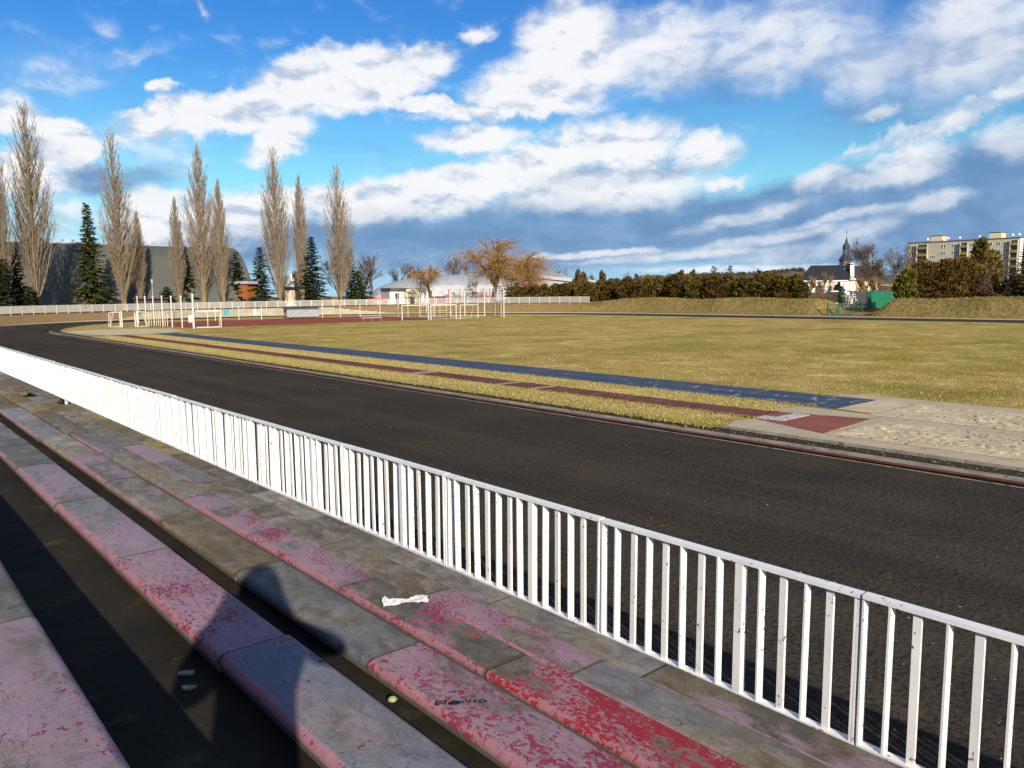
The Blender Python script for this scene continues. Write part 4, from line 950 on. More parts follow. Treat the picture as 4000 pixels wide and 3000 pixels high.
# --- white corrugated arch hangar
rl_, rr_ = pt(1800, 1072, 196), pt(2060, 1062, 200)
fl = pt(1480, 1185, 168); fr = pt(2010, 1160, 178); o_, ex, ey, L = frame_of((fl.x, fl.y, 0), (fr.x, fr.y, 0))
hg = thing('arched_hangar', 'long white arched hangar with a corrugated lower side behind the fence', 'hangar', (fl.x, fl.y, GZ), math.atan2(ex.y, ex.x)); RH2 = 6.75
def harc(x):  # vault profile: y depth, z height ; left end closed by a rounded apse
    return [(13-13*math.cos(PI*k/28*.5), RH2*math.sin(PI*k/28*.5)**.92) for k in range(29)]
mb = MB(); base = harc(0); nb = len(base); low = 13; X = list(np.arange(0, L+.1, .22))
def apse(x): t = min(1, max(.0, x/21.0)); return math.sqrt(max(0, 1-(1-t)**2))
for j, x in enumerate(X):
    s = max(.02, apse(x))
    for y, z in base[:low+1]:
        w = .09*(j % 2)*(1 if z > .05 else 1); mb.v.append((x, 13-(13-y)*(.25+.75*s)+w, max(0, z*(.22+.78*s))))
for j in range(len(X)-1): mb.f += [(j*(low+1)+i, (j+1)*(low+1)+i, (j+1)*(low+1)+i+1, j*(low+1)+i+1) for i in range(low)]
mb.build('corrugated_side', M['corrugated'], hg, fix=False)
mb = MB(); X2 = np.linspace(0, L, 40)
for x in X2:
    s = max(.02, apse(x)); mb.v += [(x, 13-(13-y)*(.25+.75*s)-.03, z*(.22+.78*s)+.03) for y, z in base[low-1:]]
m_ = nb-low+1
for j in range(39): mb.f += [(j*m_+i, (j+1)*m_+i, (j+1)*m_+i+1, j*m_+i+1) for i in range(m_-1)]
mb.build('roof', M['white_roof'], hg, smooth=True)
mb = MB(); back = [(26, 0), (26, 2.5)]; mb.v += [(x, 13+.02, z*(.22+.78*max(.02, apse(x)))) for x in X2 for z in (RH2+.03, 0)]
for j in range(39): mb.f.append((2*j, 2*j+2, 2*j+3, 2*j+1))
mb.build('back_wall', M['corrugated'], hg)
# wide low pitched roof to the right of it
a = pt(2000, 1190, 205); b = pt(2330, 1190, 205); o_, ex, ey, L = frame_of((a.x, a.y, 0), (b.x, b.y, 0)); lo = thing('low_hall', 'wide low hall with pale grey pitched roof behind the willow and hedge', 'hall', (a.x, a.y, GZ), math.atan2(ex.y, ex.x))
h1 = pt(2100, 1048, 205).z-GZ; h2 = pt(2310, 1084, 205).z-GZ; xs = (pt(2100, 1190, 205)-a).dot(ex)
h0 = pt(2000, 1056, 205).z-GZ
mb = MB(); mb.extrude([(0, 0, 0), (L, 0, 0), (L, 0, h2-.8), (xs, 0, h1-1.6), (0, 0, h0-1.6)], (0, 16, 0)); mb.build('wall', M['white_roof'], lo, fix=True)
mb = MB(); mb.add([(0, -.6, h0-2.5), (xs, -.6, h1-2.6), (L-1, -.6, h2-1.6), (L, 16, h2), (xs, 16, h1), (0, 16, h0)], [(0, 1, 4, 5), (1, 2, 3, 4)]); mb.build('roof', M['white_roof'], lo)
mb = MB(); q = [(xs+5.5, 4), (xs+7.2, 4), (xs+6.4, 9.5), (xs+4.7, 9.5)]
mb.add([(x, y, (h1-2.6)+(y+.6)/16.6*2.6-(x-xs)/(L-xs)*(h1-h2)*.98+.22) for x, y in q], [(0, 1, 2, 3)]); mb.build('skylight', M['blue_panel'], lo)
# small cream building in front of hangar
a = pt(1521, 1188, 158); b = pt(1645, 1188, 161); o_, ex, ey, L = frame_of((a.x, a.y, 0), (b.x, b.y, 0)); cb = thing('cream_hut', 'flat roofed cream hut with a dark door in front of the arched hangar', 'hut', (a.x, a.y, GZ-.1), math.atan2(ex.y, ex.x)); h = pt(1560, 1126, 158).z-GZ
mb = MB(); mb.box((L*.74, 3, h/2), (L*.52, 6, h)); mb.build('main_block', M['cream_plaster'], cb); mb = MB(); mb.box((L*.235, 2.6, (h-.2)/2), (L*.47, 6, h-.2)); pb = mb.build('porch_block', M['white_plaster'], cb)
mb = MB(); mb.box((L*.235, 2.4, h-.1), (L*.5, 6.6, .55)); mb.build('porch_roof', M['dark_sheet'], cb); mb = MB(); mb.box((L*.23, -.43, 1.35), (.85, .05, 2.3)); mb.build('door', M['dark_glass'], cb)
mb = MB(); mb.box((L*.74, 3, h+.04), (L*.53, 6.2, .1)); mb.build('roof_edge', M['dark_sheet'], cb)
mb = MB(); mb.lathe([(.45, 0), (.45, .03), (0, .04)], (0, 0, 0), 12); o = mb.build('wall_lamp', M['far_white'], cb, loc=(L*.38, -.42, 2.5)); o.rotation_euler = (PI/2, 0, 0)
# --- church
d = 240; cz = 0.4
c0 = pt(3122, 1160, 244.3); c1 = pt(3318, 1160, 240); o_, ex, ey, L = frame_of((c0.x, c0.y, 0), (c1.x, c1.y, 0)); eave = pt(3280, 1093, 240).z-cz; ridge = pt(3200, 1036, 246).z-cz
x0 = -.62*L; chx = thing('church', 'white baroque church with dark roof and onion domed tower', 'church', (c0.x, c0.y, cz), math.atan2(ex.y, ex.x)); W = 11.0; XW = L
xl = 0.0
mb = MB(); mb.extrude([(xl+1, 0, 0), (XW, 0, 0), (XW, 0, eave), (xl+1, 0, eave)], (0, W, 0)); mb.build('nave_wall', M['white_plaster'], chx, fix=True)
mb = MB(); rz = ridge; xr = xl+3.4; e2 = .5
mb.add([(xl, -e2, eave), (XW+.1, -e2, eave), (XW+.1, W+e2, eave), (xl, W+e2, eave), (xr, W/2, rz), (XW+.1, W/2, rz)], [(0, 1, 5, 4), (2, 3, 4, 5), (3, 0, 4), (1, 2, 5), (3, 2, 1, 0)]); mb.build('roof', M['slate'], chx, fix=True)
mb = MB(); mb.box((XW/2+xl/2, -.25, eave-.3), (XW-xl-1, .5, .4)); mb.build('cornice', M['white_plaster'], chx)
for k, xx in enumerate((xl+5.2, XW-5.6, XW-1.5)):
    mb = MB(); mb.box((xx, -.06, 3.4), (.85, .1, 2.6) if k < 2 else (.45, .1, .9)); mb.lathe([(.575, 0), (0, .01)], (xx, 0, 0), 8) if 0 else None; mb.build('window', M['dark_glass'], chx)
mb = MB(); mb.box((XW-5.0, -.005, eave/2-.2), (1.9, .09, eave-1)); mb.build('pink_bay', M['pink_plaster'], chx)
# baroque front gable
gz = [(0, 0), (W, 0), (W, eave), (W+.6, eave+.2), (W-.9, eave+1.3), (W-1.7, eave+3.0), (W-2.0, eave+4.9), (W-1.7, eave+5.1), (W/2, ridge+.55), (1.7, eave+5.1), (2.0, eave+4.9), (1.7, eave+3.0), (.9, eave+1.3), (-.6, eave+.2), (0, eave)]
mb = MB(); mb.extrude([(XW+.12, y, z) for y, z in gz], (1.1, 0, 0)); mb.build('front_gable', M['white_plaster'], chx, fix=True)
mb = MB(); mb.box((XW+.7, W/2, eave+.1), (1.8, W+1.6, .45)); mb.box((XW+.7, W/2, eave+5.05), (1.7, W-2.6, .3))
for y in (.5, 3.6, W-3.6, W-.5): mb.box((XW+1.3, y, eave/2), (.3, .9, eave-.6))
mb.build('gable_moulding', M['white_plaster'], chx)
mb = MB(); mb.box((XW+1.24, W/2, 3.4), (.1, 1.3, 3.2)); mb.build('front_window', M['dark_glass'], chx)
# tower
tp = pt(3314, 1100, 243); tx = XW-.9; ty = W/2; zt0 = ridge-4; zb = pt(3310, 1016, 243).z-cz; zr = pt(3310, 995, 243).z-cz; zl = pt(3310, 978, 243).z-cz; zd = pt(3310, 962, 243).z-cz; zs = pt(3310, 950, 243).z-cz; zz1 = pt(3310, 918, 243).z-cz
tw = 1.95
mb = MB(); mb.lathe([(tw, zt0-1), (tw, zb)], (tx, ty, 0), 8, PI/8); mb.build('tower_shaft', M['copper_light'], chx)
mb = MB(); mb.lathe([(tw+.1, zb-.05), (tw+.38, zb+.1), (tw+.25, zb+.3), (tw, zb+.75), (tw-.3, zb+(zr-zb)*.65), (tw-.8, zr+.1), (1.15, zr+.12), (1.15, zr+.3), (0, zr+.32)], (tx, ty, 0), 8, PI/8); mb.build('lower_dome', M['copper_dark'], chx)
mb = MB()
for k in range(8): a = PI/8+2*PI*k/8; mb.box((tx+.85*math.cos(a), ty+.85*math.sin(a), (zr+zd)/2-.2), (.26, .26, zd-zr), a)
mb.build('lantern', M['copper_light'], chx)
mb = MB(); mb.lathe([(1.05, zd-.5), (1.2, zd-.35), (1.1, zd), (.9, zs-.2), (.55, zs+.1), (.3, zs+.4), (.42, zs+.8), (.25, zs+1.2), (.12, zs+1.7), (.08, zz1-.4), (0, zz1)], (tx, ty, 0), 8, PI/8); mb.build('upper_dome', M['copper_dark'], chx)
mb = MB(); mb.lathe([(0, -.35), (.3, 0), (0, .35)], (tx, ty, zz1-1.2), 8); mb.box((tx, ty, zz1+.8), (.1, .1, 2.4)); mb.box((tx, ty, zz1+1.4), (.1, .9, .1)); mb.box((tx, ty, zz1+1.0), (.9, .1, .1)); mb.build('spire_cross', M['dark_sheet'], chx)
# side chapel roof behind
mb = MB(); mb.extrude([(XW+1.3, W*.55, 0), (XW+9, W*.55, 0), (XW+9, W*.55, eave-.3), (XW+1.3, W*.55, eave-.3)], (0, 8, 0)); mb.build('chapel_wall', M['cream_block'], chx, fix=True)
mb = MB(); mb.extrude([(XW+1.25, W*.55-.5, eave-.3), (XW+10, W*.55-.5, eave-.3), (XW+9, W*.55+2, eave+4.2), (XW+1.25, W*.55+2, eave+4.4)], (0, 7, 0)); mb.build('chapel_roof', M['slate'], chx, fix=True)
# --- apartment block
al = pt(3537, 1138, 330); ar = pt(3972, 1138, 300); o_, ex, ey, L = frame_of((al.x, al.y, 0), (ar.x, ar.y, 0)); az_ = 0.0; H = pt(3537, 951, 330).z
ab = thing('apartment_block', 'pale concrete panel apartment block with green balconies and rooftop boxes', 'apartment block', (al.x, al.y, az_), math.atan2(ex.y, ex.x))
mb = MB(); mb.box((L/2, 6, H/2), (L, 12, H)); mb.build('wall', M['panel_grey'], ab)
mb = MB(); mb.box((L+.02, 6, H/2), (.06, 11.9, H-.1)); mb.build('end_wall', M['panel_white'], ab)
mb = MB(); mb.box((L/2, 6, H+.12), (L+.5, 12.5, .3)); mb.build('roof_edge', M['brown_wood'], ab)
fh = 2.8; cols = {}
def px_x(px): 
    t = (px-3537)/(3972-3537); return L*t*300/(300*t+330*(1-t))*1.0 if 0 else L*(t*330)/(t*330+(1-t)*300)*1.0 if 0 else None
def along(px):   # where the sight line through a column meets the facade
    dd = sight(px, 1100); dd = Vector((dd.x, dd.y)); n2 = Vector((-ex.y, ex.x)); A2 = Vector((al.x, al.y)); s = A2.dot(n2)/dd.dot(n2); q = dd*s-A2; return q.dot(Vector((ex.x, ex.y)))
wins = [(3546, 3569, 0, 3), (3675-8, 3687, 0, 2), (3709, 3734, 0, 3), (3779, 3796, 0, 2), (3842, 3867, 0, 2), (3882, 3899, 0, 2), (3909, 3929, 0, 2), (3627, 3649, .5, 3)]
def window(x0, x1, z, npane, parent):
    mb = MB(); mb.box(((x0+x1)/2, -.03, z), (x1-x0, .10, 1.45)); w = mb.build('window', M['panel_white'], parent); mb = MB(); pw = (x1-x0)/npane
    for k in range(npane): mb.box((x0+pw*(k+.5)+.08, -.09, z), (pw*.66, .03, 1.2))
    mb.build('pane', M['dark_glass'], w)
for a_, b_, off, npn in wins:
    x0, x1 = along(a_), along(b_)
    for f in range(6):
        if off == 0 or f > 0: window(x0, x1, H-1.85-fh*(f+off) if off == 0 else H-1.85-fh*(f+off)+fh*.0, npn, ab)
for a_, b_, nfl in ((3578, 3617, 6), (3746, 3773, 6), (3939, 3968, 6)):
    x0, x1 = along(a_), along(b_)
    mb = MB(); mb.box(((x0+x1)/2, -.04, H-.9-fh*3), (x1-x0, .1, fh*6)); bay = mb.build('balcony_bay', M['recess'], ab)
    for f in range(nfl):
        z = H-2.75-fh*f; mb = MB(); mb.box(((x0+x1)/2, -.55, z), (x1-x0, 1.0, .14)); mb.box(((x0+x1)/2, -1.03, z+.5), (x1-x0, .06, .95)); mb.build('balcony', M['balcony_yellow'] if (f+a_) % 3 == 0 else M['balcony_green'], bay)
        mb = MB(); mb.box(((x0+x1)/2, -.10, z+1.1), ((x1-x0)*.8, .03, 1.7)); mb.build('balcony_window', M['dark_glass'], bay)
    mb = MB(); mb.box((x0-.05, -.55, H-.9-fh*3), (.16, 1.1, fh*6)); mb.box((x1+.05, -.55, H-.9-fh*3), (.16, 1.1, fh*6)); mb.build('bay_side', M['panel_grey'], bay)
for a_, b_, mt in ((3622, 3675, 'cream_plaster'), (3847, 3905, 'cream_block')):
    x0, x1 = along(a_), along(b_)-1; hh = 2.3; mb = MB(); mb.box(((x0+x1)/2, 5, H+.27+hh/2), (x1-x0, 6, hh)); rb_ = mb.build('lift_house', M[mt], ab); mb = MB(); mb.box(((x0+x1)/2, 5, H+.35+hh), (x1-x0+.4, 6.4, .2)); mb.build('lift_house_roof', M['brown_wood'], rb_)
mb = MB(); x = along(3622)-.3; mb.tube([(x, 2, H), (x, 2, H+9)], .09, 6); mb.bar((x-.9, 2, H+8.6), (x+.9, 2, H+8.6), .12); mb.bar((x-.6, 2, H+7.6), (x+.6, 2, H+7.6), .1); mb.build('antenna', M['lamp_metal'], ab)
for q in (3611, 3690, 3735, 3812, 3826, 3940, 3966):
    x = along(q); mb = MB(); mb.lathe([(0, .28), (.35, .2), (.62, 0), (.55, 0), (.3, .12), (0, .18)], n=10); o = mb.build('satellite_dish', M['white_plaster'], ab, loc=(x, 1.2, H+1.3), smooth=True); o.rotation_euler = (1.2, 0, .5); mb = MB(); mb.tube([(0, 0, -1.2), (0, 0, .1)], .05, 5); s = mb.build('mast', M['lamp_metal'], o); s.rotation_euler = (-1.2, 0, 0)
# lower wing further right
mb = MB(); mb.box((L+8.5, 9.5, H/2-.1), (16, 11, H-.2)); mb.build('side_wing', M['panel_grey'], ab)
mb = MB(); mb.box((L+4.6, 3.9, H-9), (3.2, .2, 16)); mb.build('side_wing_bay', M['recess'], ab)
# --- small house among trees, far right
a = pt(3885, 1150, 118); b = pt(3970, 1150, 117); o_, ex, ey, L = frame_of((a.x, a.y, 0), (b.x, b.y, 0)); sh = thing('garden_house', 'small cream garden house mostly hidden by trees at the right edge', 'house', (a.x, a.y, .5), math.atan2(ex.y, ex.x))
mb = MB(); mb.box((L/2, 2.5, 1.8), (L, 5, 3.6)); mb.build('wall', M['cream_block'], sh); mb = MB(); mb.box((L/2-.4, 1.6, 3.7), (L+.8, 7, .16)); mb.build('roof', M['white_roof'], sh); mb = MB(); mb.box((L*.4, -.03, 1.5), (.9, .08, 2.0)); mb.build('door', M['dark_glass'], sh); mb = MB(); mb.box((L*.75, -.03, 1.9), (.8, .08, 1.0)); mb.build('window', M['dark_glass'], sh)
# --- tennis court corner: green gate, windscreen, mesh fence, umpire chairs, plank fence
def P0(px, d, z): q = pt(px, 1150, d); return Vector((q.x, q.y, z))
g0 = on_plane(3232, 1233, .1); g1 = on_plane(3369, 1229, .1)
gt = thing('green_gate', 'low green steel double gate closing the gap between the two berms', 'gate', g0, facing(g0, g1)); L = (g1-g0).length; GH = 1.62
for x in (0, L*.985):
    mb = MB(); mb.box((x, 0, GH/2+.03), (.12, .12, GH+.1)); mb.build('gate_post', M['green_paint'], gt)
for s in (0, 1):
    x0 = .1+s*(L/2-.1); w = L/2-.18; mb = MB()
    mb.box((x0+w/2, 0, .12), (w, .05, .07)); mb.box((x0+w/2, 0, GH-.12), (w, .05, .06)); mb.box((x0, 0, GH/2), (.06, .05, GH-.2)); mb.box((x0+w, 0, GH/2), (.06, .05, GH-.2)); lf = mb.build('gate_leaf', M['green_paint'], gt); mb = MB()
    for k in range(1, 12): mb.box((x0+w*k/12, 0, GH/2), (.03, .025, GH-.3))
    mb.build('gate_bars', M['green_paint'], lf)
mb = MB(); mb.box((L*.28, -.04, GH/2+.02), (.5, .03, GH-.35)); mb.build('sheet_panel', M['green_paint'], gt)
w0 = P0(3390, 116, .6); w1 = P0(3525, 138, .6); ws = thing('windscreen_wall', 'tall green tennis windscreen stretched on posts behind the right berm', 'windscreen', w0, facing(w0, w1)); L = (w1-w0).length; wh = pt(3390, 1138, 116).z-.6
mb = MB(); n_ = 24
for k in range(n_+1): mb.v += [(L*k/n_, .05*math.sin(k*1.3), 0), (L*k/n_, .03*math.sin(k*1.9), wh-.1*math.sin(PI*(k % 6)/6))]
mb.f += [(2*k, 2*k+2, 2*k+3, 2*k+1) for k in range(n_)]; o = mb.build('tarp', M['green_tarp'], ws); sm = o.modifiers.new('thick', 'SOLIDIFY'); sm.thickness = .02
for k in range(7): mb = MB(); mb.tube([(L*k/6, .12, 0), (L*k/6, .12, wh+.7)], .04, 6); mb.build('post', M['green_paint'], ws)
mb = MB(); mb.box((L*.72, .6, wh+1.0), (L*.5, .3, .12)); mb.build('top_beam', M['white_roof'], ws)
mf0 = P0(3075+120, 121, .6); mf1 = P0(3400, 112, .6); mf = thing('mesh_fence', 'dark green wire mesh fence with tall posts around the tennis court', 'mesh fence', mf0, facing(mf0, mf1)); L = (mf1-mf0).length
for k in range(5): mb = MB(); mb.tube([(L*k/4, 0, 0), (L*k/4, 0, 3.9)], .045, 6); mb.build('post', M['green_paint'], mf)
mb = MB(); mb.bar((0, 0, 2.9), (L, 0, 2.9), .05); mb.bar((0, 0, 0.05), (L, 0, 0.05), .05); mb.bar((0, 0, 0), (L/4, 0, 2.9), .05); mb.build('rail', M['green_paint'], mf); mb = MB()
for k in range(int(L/.2)): mb.tube([(k*.2, 0, 0), (k*.2, 0, 2.9)], .006, 3, False)
for k in range(14): mb.tube([(0, 0, k*.2), (L, 0, k*.2)], .006, 3, False)
mb.build('mesh', M['green_paint'], mf)
pf0 = P0(3155, 150, .6); pf1 = P0(3275, 146, .6); pf = thing('plank_fence', 'weathered brown board fence behind the tennis court', 'board fence', pf0, facing(pf0, pf1)); L = (pf1-pf0).length; mb = MB()
r = random.Random(8)
for k in range(int(L/.22)): mb.box((k*.22+.1, 0, 1.55+r.uniform(-.03, .03)), (.2, .03, 2.0))
mb.build('boards', M['brown_wood'], pf); mb = MB(); mb.box((L/2, .05, .35), (L, .2, .6)); mb.build('base_wall', M['cream_plaster'], pf); mb = MB(); mb.box((L*.55, 1.5, 2.75), (L*.5, 3, .22)); mb.build('canopy', M['white_plaster'], pf)
dk = P0(3340, 150, .6); dn = thing('dark_pavilion', 'dark timber pavilion with pale frames behind the umpire chairs', 'pavilion', dk, -YAW-.4); mb = MB(); mb.box((3, 2, 1.4), (9, 4, 2.8)); mb.build('wall', M['dark_sheet'], dn); mb = MB()
for k in range(4): mb = MB(); mb.box((k*1.5+.2, -.03, 1.9), (.9, .06, .9)); mb.build('window', M['recess'], dn)
for i, (px, d_, lab) in enumerate(((3318, 125, 'white ladder framed umpire chair, left of the pair behind the green gate'), (3338, 123, 'white ladder framed umpire chair, right of the pair behind the green gate'))):
    p = P0(px, d_, .62); uc = thing('umpire_chair', lab, 'umpire chair', p, -YAW+.5+i*.9, 'umpire chairs by the tennis court')
    for sx in (-.38, .38):
        mb = MB(); mb.bar((sx, -.55, 0), (sx*.8, -.15, 1.9), .09); mb.bar((sx, .55, 0), (sx*.8, .25, 1.9), .09); mb.build('leg', M['white_plaster'], uc)
    mb = MB()
    for z in (.4, .8, 1.2, 1.6): mb.bar((-.36, -.5+z*.2, z), (.36, -.5+z*.2, z), .07)
    mb.build('rung', M['white_plaster'], uc); mb = MB(); mb.box((0, .05, 1.9), (.72, .6, .07)); mb.build('seat', M['white_plaster'], uc); mb = MB(); mb.box((0, .3, 2.35), (.7, .06, .5)); mb.box((-.33, .3, 2.25), (.07, .08, .75)); mb.box((.33, .3, 2.25), (.07, .08, .75)); mb.bar((-.34, -.2, 2.2), (-.34, .3, 2.25), .06); mb.bar((.34, -.2, 2.2), (.34, .3, 2.25), .06); mb.build('backrest', M['white_plaster'], uc)
# rubble pile on the left berm end
rp = MB(); r = random.Random(9); c = pt(3158, 1180, 119)
for k in range(70):
    a = r.uniform(0, 6.3); q = r.random()**.7; s = r.uniform(.10, .3); x, y = c.x+q*1.7*math.cos(a), c.y+q*1.1*math.sin(a); z = height(x, y, 5)
    rp.box((x, y, max(1.5, min(2.35, c.z-.15+.55*(1-q)))), (s, s*r.uniform(.5, 1), s*.6), r.uniform(0, 3))
rp.build('rubble_pile', M['rubble']); tag(bpy.data.objects['rubble_pile'], 'heap of pale broken rubble on the end of the left berm', 'rubble', kind='stuff')
# ------------------------------------------------------------------ trees
class TB:      # collects tapered three-sided limbs and leaf cards in numpy-friendly lists
    def __init__(s): s.v = []; s.f = []
    def limb(s, pts, r0, r1, n=3):
        b = len(s.v); m = len(pts); prev = None
        for i, p in enumerate(pts):
            d = pts[min(i+1, m-1)]-pts[max(i-1, 0)]; d = d.normalized() if d.length > 1e-9 else Vector((0, 0, 1))
            x = d.orthogonal().normalized() if prev is None else (prev-d*prev.dot(d))
            x = x.normalized() if x.length > 1e-6 else d.orthogonal().normalized(); prev = x; y = d.cross(x); r = r0+(r1-r0)*i/(m-1)
            for k in range(n): a = 2*PI*k/n; s.v.append(p+(x*math.cos(a)+y*math.sin(a))*r)
        for i in range(m-1):
            for k in range(n): a = b+i*n+k; c = b+i*n+(k+1) % n; s.f.append((a, c, c+n, a+n))
    def card(s, p, d, up, L, W):
        x = d.cross(up); x = x.normalized() if x.length > 1e-6 else d.orthogonal().normalized(); b = len(s.v)
        s.v += [p-x*W*.35, p+x*W*.35, p+d*L*.55+x*W*.5, p+d*L, ]; s.f.append((b, b+1, b+2, b+3))
    def build(s, name, mat, parent): return np_mesh(name, [tuple(v) for v in s.v], s.f, mat, parent)
def rv(r): 
    a = r.uniform(0, 2*PI); z = r.uniform(-1, 1); q = math.sqrt(1-z*z); return Vector((q*math.cos(a), q*math.sin(a), z))
def bend(p, d, L, n, r, wob, up):
    pts = [p]; d = d.normalized()
    for i in range(n): d = (d+rv(r)*wob+Vector((0, 0, up))).normalized(); pts.append(pts[-1]+d*(L/n))
    return pts, d
def poplar(h, wid, seed, label, loc, leaders=1, base=.05, group='bare columnar poplars behind the far fence'):
    r = random.Random(seed); t = thing('poplar_tree', label, 'poplar', loc, 0, group); tr = TB(); cr = TB()
    tops = []
    for l in range(leaders):
        off = Vector((r.uniform(-1, 1), r.uniform(-1, 1), 0))*(.25 if leaders > 1 else .05)*wid; hh = h*(1 if l == 0 else r.uniform(.72, .92)); P = [Vector((0, 0, -.4))]
        for k in range(1, 13): q = k/12; P.append(Vector((off.x*min(1, q*2.2)+r.gauss(0, .05), off.y*min(1, q*2.2)+r.gauss(0, .05), hh*q)))
        tr.limb(P, h*.0185/(leaders**.45), .03, 8); tops.append((P, hh))
    nl = int(100*(1 if leaders == 1 else 1.2))
    for i in range(nl):
        P, hh = tops[i % leaders]; q = base+(.93-base)*((i+r.random())/nl)**.92; k = min(11, int(q*12)); p = P[k].lerp(P[k+1], q*12-k)
        a = i*2.4+r.uniform(-.5, .5); env = wid*(math.sin(PI*min(1, (q*.86+.14))**.75)**.8)*(1.0 if q < .68 else 1-.5*(q-.68)/.32); L = min(hh*(.34*(1-q)+.07), hh*(1.02-q)); out = min(.62, env/max(.5, L)*1.5)
        d = Vector((math.cos(a)*out, math.sin(a)*out, .8)); pts = [p]; dd = d.normalized(); n = 7
        for s_ in range(n):
            dd = (dd+Vector((0, 0, .17))+rv(r)*.07).normalized(); pts.append(pts[-1]+dd*(L/n))
        r0 = h*.0052*(1-q*.6); cr.limb(pts, r0, .012, 3)
        for j in range(int(12+8*(1-q))):
            u = .12+.86*r.random(); kk = min(n-1, int(u*n)); p2 = pts[kk].lerp(pts[kk+1], u*n-kk); a2 = r.uniform(0, 2*PI); d2 = (pts[kk+1]-pts[kk]).normalized()+Vector((math.cos(a2), math.sin(a2), .15))*.55; L2 = L*r.uniform(.14, .34)*(1.1-u*.6)
            tp, de = bend(p2, d2, L2, 3, r, .1, .22); cr.limb(tp, .021, .009, 3)
            for m in range(3):
                u3 = r.uniform(.2, .95); kk = min(2, int(u3*3)); p3 = tp[kk].lerp(tp[kk+1], u3*3-kk); a3 = r.uniform(0, 2*PI); d3 = (tp[kk+1]-tp[kk]).normalized()+Vector((math.cos(a3), math.sin(a3), .2))*.6; tq, _ = bend(p3, d3, L2*r.uniform(.3, .6), 2, r, .1, .2); cr.limb(tq, .013, .006, 3)
    # dense upright shoots low on the stem
    for i in range(150):
        a = r.uniform(0, 2*PI); q = r.uniform(.03, .3); rr = wid*r.uniform(.05, .75)*sst(q, .0, .22); p = Vector((math.cos(a)*rr, math.sin(a)*rr, h*q)); tp, _ = bend(p, Vector((math.cos(a)*.22, math.sin(a)*.22, 1)), h*r.uniform(.05, .12), 3, r, .12, .05); cr.limb(tp, .022, .006, 3)
    tr.build('trunk', M['poplar_bark'], t); cr.build('crown', M['poplar_twig'], t); return t
def conifer(h, wid, seed, label, loc, mat='spruce_needle', base=.06, sparse=1.0, droop=.35, group='dark conifers behind the far fence', nb=None, name='spruce_tree'):
    r = random.Random(seed); t = thing(name, label, 'conifer', loc, 0, group); tr = TB(); tr.limb([Vector((0, 0, -.3)), Vector((.05, .05, h*.5)), Vector((0, 0, h*.99))], h*.016, .02, 7); tr.build('trunk', M['grey_bark'], t)
    cr = TB(); nb = nb or int(h*11*sparse)
    for i in range(nb):
        q = base+(1-base)*(i+r.random())/nb; z = h*q; gap = 1.0 if r.random() > .22 else r.uniform(.45, .7); L = gap*wid*1.15*(1-q)**.8*r.uniform(.62, 1.12)+.3; a = i*2.4+r.uniform(-.4, .4); up = .25*q-.02; pts = [Vector((0, 0, z))]; dd = Vector((math.cos(a), math.sin(a), up)).normalized(); n = 5
        for k in range(n): dd = (dd+Vector((0, 0, -droop*.22 if k < 3 else droop*.2))+rv(r)*.07).normalized(); pts.append(pts[-1]+dd*(L/n))
        cr.limb(pts, .035*(1-q)+.01, .006, 3); nt = int((8+L*8)*1.9)
        for j in range(nt):
            u = r.uniform(.08, 1); k = min(n-1, int(u*n)); p = pts[k].lerp(pts[k+1], u*n-k); ax = (pts[k+1]-pts[k]).normalized(); sd = Vector((-ax.y, ax.x, 0)); s = r.choice((-1, 1)); d = (ax*r.uniform(.2, .9)+sd*s*r.uniform(.25, 1)+Vector((0, 0, r.uniform(-.75, .15)*droop*2))).normalized(); l = r.uniform(.34, .72)*(.5+.5*L/wid)*(1.15-.4*u)
            cr.card(p, d, Vector((r.uniform(-.4, .4), r.uniform(-.4, .4), 1)), l*1.25, l*.62)
    cr.build('crown', M[mat], t); return t
def bare_tree(h, spread, seed, label, loc, mat='grey_bark', tw='grey_twig', levels=5, fork=.28, up=.05, group='bare grey trees in the background', name='bare_tree', lean=0.0, trunk_r=.024, tips=3, wob=.16):
    r = random.Random(seed); t = thing(name, label, 'bare tree', loc, 0, group); tr = TB(); cr = TB()
    def grow(p, d, L, rad_, lv):
        n = 4 if lv > 1 else 3; pts, de = bend(p, d, L, n, r, wob*(1 if lv < levels else .5), up); (tr if lv >= levels-1 else cr).limb(pts, rad_, rad_*.62, 7 if lv >= levels-1 else 3)
        if lv == 0: return
        nk = 3 if lv >= levels-1 else (5 if lv == levels-2 else 4 if lv > 1 else tips)
        for k in range(nk):
            u = 1.0 if k == 0 else r.uniform(.35, 1); kk = min(n-1, int(u*n)); q = pts[kk].lerp(pts[kk+1], u*n-kk); a = r.uniform(0, 2*PI); ax = de; s = ax.orthogonal(); s.rotate(Matrix.Rotation(a, 3, ax)); ang = r.uniform(.25, .75)*spread*(.5 if k == 0 else 1); grow(q, ax*math.cos(ang)+s.normalized()*math.sin(ang), L*r.uniform(.62, .82), max(.02, rad_*.6*(1.0 if k == 0 else .8)), lv-1)
    L0 = h*fork; grow(Vector((0, 0, -.3)), Vector((lean, 0, 1)), L0, h*trunk_r, levels); tr.build('trunk', M[mat], t); cr.build('crown', M[tw], t)
    mz = max((v.z for v in cr.v), default=h); k = h/mz; t.scale = (k, k, k); return t
